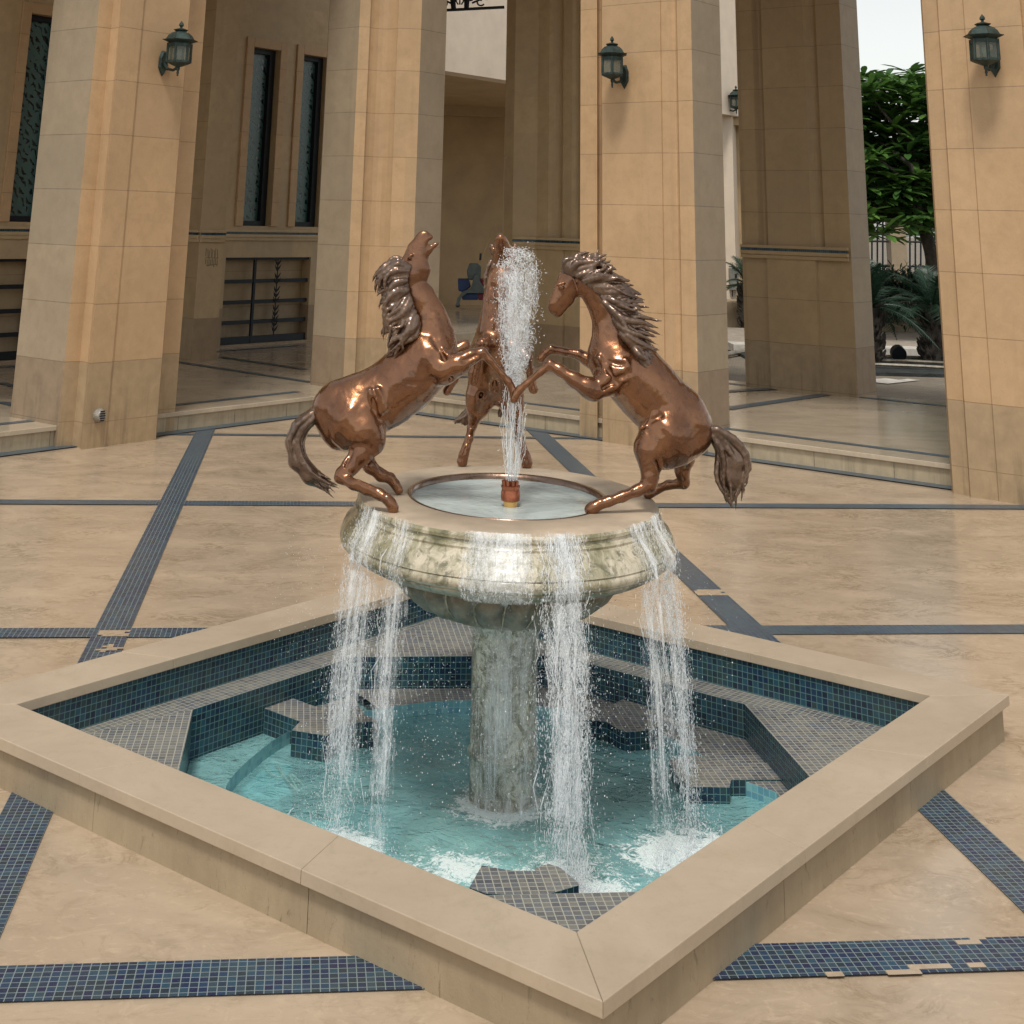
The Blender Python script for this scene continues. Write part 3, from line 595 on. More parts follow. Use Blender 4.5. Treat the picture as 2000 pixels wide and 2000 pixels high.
# ------------------------------------------------------------------ lanterns
def lantern(label,px,py,pln,nrm,size,group='wall lanterns on the pillars'):
    p0=atplane(px,py,pln,nrm); nrm=np.array(nrm,float)/np.linalg.norm(nrm); side=np.array([-nrm[1],nrm[0],0.])
    py0=py; ZF=.80
    t=thing('wall_lantern',label,'lantern',tuple(p0),group); S=size; out=.40*S; c=p0+nrm*out
    mb=MB(); ax=(side,nrm,upz)   # diamond shaped back plate
    prof=[(0,-.20),(.085,-.06),(.085,.10),(.04,.22),(-.04,.22),(-.085,.10),(-.085,-.06)]
    vs=[p0+side*a*S+upz*(b+.02)*S+nrm*.0 for a,b in prof]+[p0+side*a*.8*S+upz*(b*.85+.02)*S+nrm*.055*S for a,b in prof]; n=len(prof)
    mb.add(vs,[tuple(range(n))[::-1],tuple(range(n,2*n))]+[(i,(i+1)%n,n+(i+1)%n,n+i) for i in range(n)]); mb.build('back_plate',M['lamp'],t,bevel=.004*S)
    mb=MB(); pts=[p0+nrm*.03*S+upz*.03*S,p0+nrm*.14*S-upz*.06*S,p0+nrm*.28*S-upz*.09*S,c-upz*.045*S]; mb.tube(pts,[.03*S,.024*S,.022*S,.03*S],8); 
    mb.lathe([(r_*S,z_*S*.8) for r_,z_ in [(.004,-.235),(.018,-.225),(.012,-.205),(.022,-.17),(.016,-.14),(.03,-.10),(.03,-.04)]],tuple(c),10,cap=True)
    mb.build('bracket_arm',M['lamp'],t,smooth=True)
    def L(prof,n=6,cap=False,a0=.3): 
        q=MB(); q.lathe([(r*S,z*S*.8) for r,z in prof],tuple(c),n,a0=a0,cap=cap); return q
    b=L([(.02,-.055),(.05,-.05),(.185,.02),(.20,.03),(.20,.045),(.15,.05)],cap=True); b.build('base_pan',M['lamp'],t)
    r_=L([(.175,.405),(.19,.43),(.285,.475),(.29,.487),(.235,.50),(.20,.575),(.155,.625),(.10,.655),(.085,.66),(.115,.685),(.12,.695),(.07,.715),(.045,.725),(.02,.735),(.02,.755),(.042,.785),(.035,.82),(.012,.86),(.002,.875)],cap=True); r_.build('roof',M['lamp'],t)
    fr=MB(); gl=MB()
    for i in range(6):
        a=.3+i*math.pi/3; a2=a+math.pi/3; R=.19*S
        q1=c+np.array([math.cos(a)*R,math.sin(a)*R,0]);q2=c+np.array([math.cos(a2)*R,math.sin(a2)*R,0])
        fr.tube([q1+upz*.03*S,q1+upz*.335*S],.023*S,6); dd=(q2-q1); 
        for (zz,th) in ((.305,.026),(.045,.014)):
            m_=(q1+q2)/2+upz*zz*S; d_=dd/np.linalg.norm(dd); nn_=np.cross(d_,upz); fr.box(m_,(np.linalg.norm(dd)/2,.008*S,th*S),(d_,nn_,upz))
        e_=.1; gl.quad([q1+dd*e_+upz*.04*S,q2-dd*e_+upz*.04*S,q2-dd*e_+upz*.30*S,q1+dd*e_+upz*.30*S])
    fr.build('cage',M['lamp'],t); gl.build('glass',M['lampglass'],t)
    q=MB(); q.lathe([(.03*S,.04*S),(.03*S,.13*S),(.04*S,.16*S),(.04*S,.22*S),(.01*S,.26*S)],tuple(c),8,cap=True); q.build('bulb',M['bulb'],t,smooth=True)
    return t
lantern('dark green lantern high on the left pillar, its bracket on its left side',317,128,kpt(12.62,10),nL,.50)
lantern('dark green lantern on the broad pillar just above and right of the right horse',1220,154,kpt(5,14.17),nR,.49)
lantern('large dark green lantern on the pillar at the right edge of the picture',1943,128,kpt(5,13.99),nR,.485)
# round vent at the foot of the left pillar
vp=atplane(192,811,kpt(12.62,10),nL); t=thing('drain_vent','small round slotted metal vent near the foot of the left pillar','vent',tuple(vp))
mb=MB(); vs=[]
def disc(mb,c,n,r0,r1,d0,d1,k=24):
    s_=np.array([-n[1],n[0],0.]); vs=[c+n*d+(s_*math.cos(2*math.pi*j/k)+upz*math.sin(2*math.pi*j/k))*r for (r,d) in ((r0,0),(r0,d0),(r1,d1),(0.001,d1)) for j in range(k)]
    mb.add(vs,[(i*k+j,i*k+(j+1)%k,(i+1)*k+(j+1)%k,(i+1)*k+j) for i in range(3) for j in range(k)])
disc(mb,vp,nL,.048,.036,.022,.05); mb.build('cap',simple('weathered_grey_metal',(.33,.31,.28),.5,.4,var=.3,scale=60),t,smooth=True,auto=50)
mb=MB(); s_=np.array([-nL[1],nL[0],0.])
for i in range(-2,3):
    mb.box(vp+nL*.047+upz*i*.016-s_*0.0-s_*.0,(.026-.004*abs(i),.006,.0045),(s_,nL,upz))
mb.build('slots',M['iron'],t)
# ------------------------------------------------------------------ basin
RZ=.14; LZ=0.; BZ=-.115; WZ=-.158; FZ=-.34
tb=thing('fountain_basin','square sunken basin with a beige stone rim, blue tile lining and stepped tiled ledges','basin',(BX,BY,0))
def sq(h): return [np.array(p) for p in ksq(h)]      # corners: front, right, back, left
o_,i_=sq(1.304),sq(1.10)
names=['right','back','left','front']
for i in range(4):     # four coping runs mitred at the corners, each of three stones
    a,b,c,d=o_[i],o_[(i+1)%4],i_[(i+1)%4],i_[i]
    mb=MB(); cuts=[0,.315,.66,1.] if i%2 else [0,.37,.70,1.]
    for j in range(3):
        t0,t1=cuts[j]+(.00015 if j else 0),cuts[j+1]-(.00015 if j<2 else 0)
        q=[a+(b-a)*t0,a+(b-a)*t1,d+(c-d)*t1,d+(c-d)*t0]
        if j==0: q[0]=a+(b-a)*.0002; q[3]=d+(c-d)*.0002
        if j==2: q[1]=a+(b-a)*.9998; q[2]=d+(c-d)*.9998
        mb.prism([tuple(x) for x in q],RZ-.033,RZ,t=random.random())
    mb.build('coping',M['coping'],tb,bevel=.0022)
mb=MB(); W1=sq(1.284); W0=sq(1.22)
for i in range(4):
    a,b,c,d=W1[i],W1[(i+1)%4],W0[(i+1)%4],W0[i]
    for j in range(3):
        t0,t1=j/3+(.0004 if j else 0),(j+1)/3-(.0004 if j<2 else 0)
        mb.prism([tuple(a+(b-a)*t0),tuple(a+(b-a)*t1),tuple(d+(c-d)*t1),tuple(d+(c-d)*t0)],-.03,RZ-.0335)
mb.build('outer_wall',M['cwall'],tb)
def vwall(mb,pts,z0,z1,closed=True,u0=0.):
    n=len(pts); u=u0
    for i in range(n if closed else n-1):
        a,b=pts[i],pts[(i+1)%n]; L=math.dist(a[:2],b[:2]); mb.quad([(a[0],a[1],z0),(b[0],b[1],z0),(b[0],b[1],z1),(a[0],a[1],z1)],[(u,z0-z1),(u+L,z0-z1),(u+L,0),(u,0)]); u+=L
mb=MB(); S1=sq(1.111); vwall(mb,[tuple(p) for p in S1],LZ-.005,RZ-.03); mb.build('upper_lining',M['tile'],tb)
def octa(ap,rot=0.): R=ap/math.cos(math.pi/8); return [(BX+R*math.cos(math.pi/8+i*math.pi/4+rot),BY-.028+R*math.sin(math.pi/8+i*math.pi/4+rot)) for i in range(8)]
OC=octa(1.006)
mb=MB()   # ledge between square and octagon
ang=lambda p:math.atan2(p[1]-BY,p[0]-BX)
sqc=[tuple(p) for p in S1]
for i in range(4):
    # corner triangle: square corner points along axis directions
    th=[-math.pi/2,0,math.pi/2,math.pi][i]; cpt=sqc[i]
    oc=sorted(OC,key=lambda p:abs(math.atan2(math.sin(ang(p)-th),math.cos(ang(p)-th))))[:2]; oc.sort(key=lambda p:math.sin(ang(p)-th))
    q=[cpt,oc[1],oc[0]]
    mb.quad([(x,y,LZ) for x,y in q],[((x-BX),(y-BY)) for x,y in q])
    cn=sqc[(i+1)%4]; th2=th+math.pi/2
    oc2=sorted(OC,key=lambda p:abs(math.atan2(math.sin(ang(p)-th2),math.cos(ang(p)-th2))))[:2]; oc2.sort(key=lambda p:math.sin(ang(p)-th2))
    q=[cpt,cn,oc2[0],oc[1]]
    ee=(np.array(cn)-np.array(cpt)); ee/=np.linalg.norm(ee); nn=np.array([-ee[1],ee[0]])
    mb.quad([(x,y,LZ) for x,y in q],[(float(np.dot((x-BX,y-BY),ee)),float(np.dot((x-BX,y-BY),nn))) for x,y in q])
mb.build('upper_ledge',M['gtile'],tb)
mb=MB(); vwall(mb,OC[::-1],BZ-.06,LZ); mb.build('middle_lining',M['tile'],tb)
# bench: octagon to a scalloped inner edge (arc bites between the blocks)
inner=[]
NB=96
for j in range(NB):
    th=2*math.pi*j/NB; r=.855+.01*math.cos(8*th); dg=math.degrees(th); r+=.10*max(0,min(1,(dg-285)/8))*max(0,min(1,(363-dg)/6))+(.10*max(0,min(1,(3-dg)/6)))
    inner.append((BX+r*math.cos(th),BY-.028+r*math.sin(th)))
def octr(th): a=(th+math.pi/8)%(math.pi/4)-math.pi/8; return 1.006/math.cos(a)
mb=MB()
for j in range(NB):
    t0,t1=2*math.pi*j/NB,2*math.pi*(j+1)/NB; a,b=inner[j],inner[(j+1)%NB]
    c=(BX+octr(t1)*math.cos(t1),BY-.028+octr(t1)*math.sin(t1)); d=(BX+octr(t0)*math.cos(t0),BY-.028+octr(t0)*math.sin(t0))
    z=BZ if -1.1<((t0+math.pi)%(2*math.pi)-math.pi)<1.9 else BZ-.058
    q=[a,b,c,d]; mb.quad([(x,y,z) for x,y in q],[(x-BX,y-BY) for x,y in q])
mb.build('bench_ledge',M['gtile'],tb)
mb=MB(); vwall(mb,inner[::-1],FZ,BZ); mb.build('lower_lining',M['wtile'],tb)
mb=MB(); q=[(BX+.9*math.cos(2*math.pi*j/32),BY+.9*math.sin(2*math.pi*j/32),FZ) for j in range(32)]; mb.quad(q,[(x-BX,y-BY) for x,y,z in q]); mb.build('pool_floor',M['wtile'],tb)
# star and cross shaped blocks standing in the corners of the pool
def block(pxs,z,side=.3,lab=None,mt='gtile'):
    pts=[atz(x,y,z)[:2] for x,y in pxs]; mb=MB(); m2=MB(); q=[(p[0],p[1]) for p in pts]
    mb.quad([(x,y,z) for x,y in q],[(x-BX,y-BY) for x,y in q]); vwall(m2,q,z-side,z)
    b=mb.build('star_block',M[mt],tb); m2.build('block_side',M['tile' if mt=='gtile' else 'wtile'],b)
block([(513,1382),(562,1360),(616,1380),(690,1360),(712,1396),(740,1408),(690,1412),(662,1417),(638,1437),(570,1426),(586,1409)],-.075)
block([(1122,1398),(1140,1383),(1190,1380),(1215,1366),(1265,1362),(1262,1384),(1300,1392),(1300,1410),(1275,1425),(1225,1430),(1208,1424),(1185,1410),(1125,1402)],-.095)
block([(1307,1484),(1322,1480),(1364,1474),(1395,1488),(1412,1491),(1440,1490),(1528,1490),(1546,1522),(1428,1523),(1425,1538),(1345,1536),(1340,1530),(1320,1512)],BZ+.006)
block([(941,1690),(996,1700),(1044,1701),(1046,1695),(1072,1687),(1093,1694),(1131,1725),(1130,1729),(1068,1747),(986,1747),(950,1745),(917,1733)],-.05)
block([(470,1500),(500,1483),(573,1494),(574,1500),(552,1520),(570,1550),(545,1560),(490,1562),(468,1540)],-.185,.15,mt='wtile')
# a coiled hose or cable lying under water
mb=MB(); pts=[]
for k in range(60):
    u=k/59; x=500+90*u+14*math.sin(u*19); y=1470+70*u+22*math.cos(u*17); pts.append(atz(x,y,-.170+.004*math.sin(u*30)))
mb.tube(pts,.003,6)
cb=mb.build('cable',simple('pale_cable',(.5,.42,.33),.5)); tag(cb,'thin pale cable coiled on the submerged ledge at the left of the basin','cable')
mb=MB(); pts=[atz(x,y,-.20) for x,y in ((735,1480),(748,1510),(760,1530),(772,1560),(790,1590))]; mb.tube(pts,.003,6)
cb=mb.build('cable',bpy.data.materials['pale_cable']); tag(cb,'short straight length of pale cable under the water left of the column','cable')
# ------------------------------------------------------------------ fountain
FX,FY=.755,5.17; SY=1.20
fo=thing('fountain','stone pedestal fountain with a wide mossy bowl on a fluted underside and a round column','fountain',(FX,FY,FZ))
# bowl body profile
KR=.935
prof=[(.366,.715),(.366,.765),(.372,.771),(.50,.771),(.535,.770),(.552,.765),(.560,.757),(.560,.748),(.554,.743),(.556,.738),(.566,.735),(.570,.729),(.568,.722),(.574,.716),(.585,.70),(.600,.690),(.612,.668),(.617,.655),(.612,.654),(.617,.648),(.620,.640),(.617,.626),(.608,.618),(.596,.614),(.598,.610),(.585,.599),(.556,.584),(.515,.572),(.465,.562),(.42,.556),(.385,.553),(.365,.556)]
prof=[(r*KR,z) for r,z in prof]
def wav(th,z): return 1.+.0015*math.sin(5*th)+.001*math.sin(11*th+1)
mb=MB(); mb.lathe(prof[5:],(FX,FY,0),160,1,SY,wav); mb.build('bowl_side',M['bowl'],fo,smooth=True,auto=40)
mb=MB(); mb.lathe(prof[:6],(FX,FY,0),160,1,SY,wav); mb.build('bowl_rim',M['rimstone'],fo,smooth=True,auto=50)
mb=MB(); mb.lathe([(.336,.752),(.337,.7715),(.348,.7745),(.348,.765)],(FX,FY,0),96,1,SY); mb.build('rim_band',M['dbronze'],fo,smooth=True)
mb=MB(); mb.lathe([(.001,.66),(.335,.69),(.345,.74)],(FX,FY,0),64,1,SY); mb.build('bowl_inside',simple('bowl_inside_stone',(.40,.38,.30),.5,var=.3,scale=9),fo,smooth=True)
def lobes(th,z): return 1+.085*abs(math.sin(th*11+(.55-z)*5))*max(0,min(1,(z-.39)/.05))*1.3
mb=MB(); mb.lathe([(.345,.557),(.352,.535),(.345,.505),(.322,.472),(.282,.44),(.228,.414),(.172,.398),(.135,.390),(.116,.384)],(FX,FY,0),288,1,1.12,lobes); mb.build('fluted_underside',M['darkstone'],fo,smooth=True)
mb=MB(); mb.lathe([(.114,.392),(.125,.386),(.125,.377),(.115,.370),(.111,.36),(.110,.2),(.112,.0),(.117,-.012),(.119,-.02),(.115,-.028),(.112,-.05),(.112,-.20)],(FX,FY,0),96,1,1,lambda th,z:1+.012*math.sin(th*16)*(0<z<.36)); mb.build('column',M['column'],fo,smooth=True,auto=35)
mb=MB(); mb.lathe([(.115,-.185),(.16,-.19),(.22,-.20),(.255,-.215),(.26,-.24),(.27,-.245),(.30,-.255),(.33,-.28),(.34,-.30),(.345,-.34)],(FX,FY,0),96,1,1,lambda th,z:1+.02*math.sin(th*12)*(z>-.2)); mb.build('base',M['column'],fo,smooth=True,auto=35)
mb=MB()
for i in range(44):
    th=math.pi*i/22; pts=[]
    for (r,z) in [(.350,.555),(.358,.535),(.351,.505),(.328,.472),(.287,.44),(.232,.414),(.175,.397),(.137,.388)]:
        a_=(math.pi*i/11+0)/1.; tt=(math.pi*i)/11-((.55-z)*5)/11
        if i<22: pts.append((FX+r*1.005*math.cos(tt),FY+r*1.005*math.sin(tt)*1.12,z))
    if pts: mb.tube(pts,.0032,5)
mb.build('flute_ribs',M['bowl'],fo,smooth=True)
# nozzle
nz=thing('fountain_nozzle','copper jet head on a short brass pipe standing in the bowl','nozzle',(FX+.0,FY,.70))
NXp,NYp=FX-.002,FY-.10
mb=MB(); mb.lathe([(.0235,.66),(.0235,.775),(.024,.78)],(NXp,NYp,0),24,cap=True); mb.build('pipe',M['brass'],nz,smooth=True,auto=50)
mb=MB(); mb.lathe([(.026,.77),(.0325,.773),(.033,.80),(.031,.803),(.031,.812),(.033,.815),(.033,.82),(.024,.822)],(NXp,NYp,0),24,cap=True); mb.build('collar',M['copper'],nz,smooth=True,auto=40)
for k in range(9):
    th=2*math.pi*k/9; r=.022 if k else 0; mb=MB(); q=(NXp+r*math.cos(th),NYp+r*math.sin(th)); mb.tube([(q[0],q[1],.818),(q[0]+.004*math.cos(th)*(k>0),q[1]+.004*math.sin(th)*(k>0),.836)],[.0075,.0065],8); mb.build('jet_tip',M['copper'],nz,smooth=True,auto=50)
# ------------------------------------------------------------------ water
def phi_of(px): return -math.acos(max(-1,min(1,(px-994)/562/.56)))   # angle on the front half of the bowl lip seen at image x
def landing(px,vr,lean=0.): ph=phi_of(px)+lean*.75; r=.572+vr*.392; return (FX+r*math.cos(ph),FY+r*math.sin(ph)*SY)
LAND_GLOW=[landing(715,.16,-.02)+(.20,1.05),landing(760,.12,-.02)+(.16,.8),landing(1042,.06,.02)+(.27,1.15),landing(1235,.14,.10)+(.26,1.1),landing(1200,.08,.10)+(.14,.5),(FX,FY-.05,.26,.85),(FX-.2,FY-.50,.26,.6),(FX+.12,FY-.58,.3,.6)]  # last two spots: pale glow at the pool front, painted as foam
M['water']=water('pool_water',(.66,.94,.95),(.42,.84,.86),.42,7,LAND_GLOW,.65)
M['bwater']=water('bowl_water',(.75,.86,.86),(.60,.68,.66),.95,9,None,.12)  # pale sky reflection is put into the cloudy body colour
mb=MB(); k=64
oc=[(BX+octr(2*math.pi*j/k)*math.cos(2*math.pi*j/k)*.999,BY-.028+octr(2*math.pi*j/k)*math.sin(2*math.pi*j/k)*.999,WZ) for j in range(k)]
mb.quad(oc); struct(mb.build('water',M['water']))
mb=MB(); mb.lathe([(.3415,.754),(.001,.754)],(FX,FY,0),64,1,SY); o=mb.build('bowl_water',M['bwater'],smooth=True); struct(o)
# ------------------------------------------------------------------ sculpted horses: blended signed distance field, polygonised
RIM=.7725
def surface_nets(F,org,h):
    s=F<0; nx,ny,nz=F.shape
    c=[s[i:nx-1+i,j:ny-1+j,k:nz-1+k] for i in(0,1) for j in(0,1) for k in(0,1)]
    sm=sum(x.astype(np.int8) for x in c); act=(sm>0)&(sm<8)
    idx=-np.ones(act.shape,int); ids=np.argwhere(act); idx[act]=np.arange(len(ids))
    acc=np.zeros((len(ids),3)); cnt=np.zeros(len(ids))
    offs=[(i,j,k) for i in(0,1) for j in(0,1) for k in(0,1)]
    I=ids
    for a in offs:
        for ax in range(3):
            if a[ax]==0:
                b=list(a); b[ax]=1
                fa=F[I[:,0]+a[0],I[:,1]+a[1],I[:,2]+a[2]]; fb=F[I[:,0]+b[0],I[:,1]+b[1],I[:,2]+b[2]]
                m=(fa<0)!=(fb<0); t=np.where(m,fa/(fa-fb+1e-12),0)
                p=np.array(a,float)+np.zeros((len(I),3)); p[:,ax]+=t; acc[m]+=p[m]; cnt[m]+=1
    V=(I+acc/cnt[:,None])*h+org
    Q=[]
    for ax in range(3):
        o1,o2=[(1,2),(2,0),(0,1)][ax]
        sl0=[slice(None)]*3; sl1=[slice(None)]*3; sl0[ax]=slice(0,-1); sl1[ax]=slice(1,None)
        A=s[tuple(sl0)]; B=s[tuple(sl1)]; ed=np.argwhere(A!=B)
        ok=(ed[:,o1]>0)&(ed[:,o2]>0)&(ed[:,o1]<F.shape[o1]-1)&(ed[:,o2]<F.shape[o2]-1); ed=ed[ok]
        def cell(d1,d2): e=ed.copy(); e[:,o1]-=d1; e[:,o2]-=d2; return idx[e[:,0],e[:,1],e[:,2]]
        q=np.stack([cell(1,1),cell(0,1),cell(0,0),cell(1,0)],1); fl=A[ed[:,0],ed[:,1],ed[:,2]]; q[~fl]=q[~fl][:,::-1]; Q.append(q)
    return V,np.concatenate(Q)
class Sculpt:
    def __init__(s,D0,sc=1.): s.D0=D0; s.P=[]; s.sub=[]; s.sc=sc; s.pad=False
    def pt(s,x,y,w=0.):
        p=atD(x,y,s.D0+w); return np.array([p@rt0,p[2],w])
    def px(s,r): return r*s.D0/5.17/525
    def chain(s,pts,k=.012,sq=1.,sub=False,dw=1.):
        """pts: (x,y,radius px,depth m)"""
        q=[(s.pt(x,y,w*dw),s.px(r)) for x,y,r,w in pts]
        for a,b in zip(q[:-1],q[1:]) if len(q)>1 else [(q[0],q[0])]: (s.sub if sub else s.P).append((a[0],b[0],a[1],b[1],k,sq))
    def world(s,V): return V[:,0:1]*rt0+V[:,1:2]*upz+(V[:,2:3]+s.D0)*hd
    def field(s,h,disp=False):
        lo=np.min([np.minimum(a,b)-max(ra,rb)-.03 for a,b,ra,rb,k,q in s.P],0); hi=np.max([np.maximum(a,b)+max(ra,rb)+.03 for a,b,ra,rb,k,q in s.P],0)
        n=np.ceil((hi-lo)/h).astype(int)+1; F=np.full(n,1.,np.float32); g=[lo[i]+h*np.arange(n[i]) for i in range(3)]
        def ev(a,b,ra,rb,q,pad):
            l=np.minimum(a,b)-max(ra,rb)-pad; u=np.maximum(a,b)+max(ra,rb)+pad
            sl=[slice(max(0,int((l[i]-lo[i])/h)),min(n[i],int((u[i]-lo[i])/h)+2)) for i in range(3)]
            X=g[0][sl[0]][:,None,None];Y=g[1][sl[1]][None,:,None];Z=g[2][sl[2]][None,None,:]
            ba=b-a; L=ba@ba; px,py,pz=X-a[0],Y-a[1],Z-a[2]
            t=np.clip((px*ba[0]+py*ba[1]+pz*ba[2])/(L+1e-12),0,1); dz=(pz-t*ba[2])/q
            return tuple(sl),np.sqrt((px-t*ba[0])**2+(py-t*ba[1])**2+dz**2)-(ra+(rb-ra)*t)
        for a,b,ra,rb,k,q in s.P:
            sl,d=ev(a,b,ra,rb,q,.014 if s.pad and k<.01 else .05); f=F[sl]; hh=np.maximum(k-np.abs(f-d),0)/k; F[sl]=np.minimum(f,d)-hh*hh*k*.25
        for a,b,ra,rb,k,q in s.sub:
            sl,d=ev(a,b,ra,rb,q,.03); f=F[sl]; d=-d; hh=np.maximum(k-np.abs(f-d),0)/k; F[sl]=np.maximum(f,d)+hh*hh*k*.25
        if disp:
            X=g[0][:,None,None];Y=g[1][None,:,None];Z=g[2][None,None,:]
            for (f1,am) in ((85,.0007),(150,.0005),(270,.0003)):
                F+=am*(np.sin(f1*X+1.7*np.sin(f1*.6*Y+.5)+2*np.sin(f1*.31*Z))*np.sin(f1*.9*Y+1.9*np.sin(f1*.5*X+1))*np.cos(f1*.8*Z+np.sin(f1*.4*X)))
        return F,lo
    def mesh(s,name,mat,parent,h=.0038,smooth=True,it=2):
        F,lo=s.field(h,name=='body'); V,Q=surface_nets(F,lo,h)
        for _ in range(it):   # light relaxation
            acc=np.zeros_like(V); c=np.zeros(len(V))
            for i in range(4):
                a,b=Q[:,i],Q[:,(i+1)%4]; np.add.at(acc,a,V[b]); np.add.at(c,a,1); np.add.at(acc,b,V[a]); np.add.at(c,b,1)
            V=V*.45+.55*acc/np.maximum(c,1)[:,None]
        Wd=s.world(V); me=bpy.data.meshes.new(name); me.from_pydata(Wd.tolist(),[],Q.tolist()); me.materials.append(mat)
        me.validate(); me.update(); me.polygons.foreach_set('use_smooth',[True]*len(me.polygons))
        # outward orientation
        import bmesh; bm=bmesh.new(); bm.from_mesh(me); bmesh.ops.recalc_face_normals(bm,faces=bm.faces); bm.to_mesh(me); bm.free()
        me.polygons.foreach_set('use_smooth',[True]*len(me.polygons))
        o=bpy.data.objects.new(name,me); COL.objects.link(o); o.parent=parent; o.location=-parent.location; return o
def locks(T,rows,n=26,r=3.6,seed=1,wsp=.02,curl=1.,tipr=.25,sub=10):
    """hair as many tapering wavy locks that melt into one casting. rows: guide curves [(x,y,w)..]; locks interpolate between neighbours"""
    rn=random.Random(seed)
    for i in range(n):
        t=i/(n-1)*(len(rows)-1); k=min(int(t),len(rows)-2); ff=t-k+rn.uniform(-.12,.12)
        m=min(len(rows[k]),len(rows[k+1])); base=[np.array(rows[k][j])*(1-ff)+np.array(rows[k+1][j])*ff for j in range(m)]
        ph=rn.uniform(0,6.28); am=rn.uniform(.5,1.6)*curl; wo=rn.uniform(-wsp,wsp); ln=rn.uniform(.72,1.08); pts=[]; rb=r*rn.uniform(.8,1.2)
        for j in range(sub+1):
            u=j/sub*ln*(m-1); q=min(int(u),m-2); v=u-q; p=base[q]*(1-v)+base[q+1]*v if u<=m-1 else base[-1]+(base[-1]-base[-2])*(u-(m-1))
            uu=j/sub; x=p[0]+math.sin(ph+uu*7)*am*2.2*uu; y=p[1]+math.cos(ph+uu*6.)*am*1.8*uu; ww=p[2]+wo+math.sin(ph*2+uu*5)*.006
            pts.append((x,y,rb*((1-uu)**.55*(1-tipr)+tipr*(1-uu)+.05)*(.75+.5*min(1,uu*4)),ww))
        T.chain(pts,.0035)
def hw(S,x,y):   # depth offset at which a hoof at x,y touches the rim
    return float(atz(x,y,RIM)@hd-S.D0)
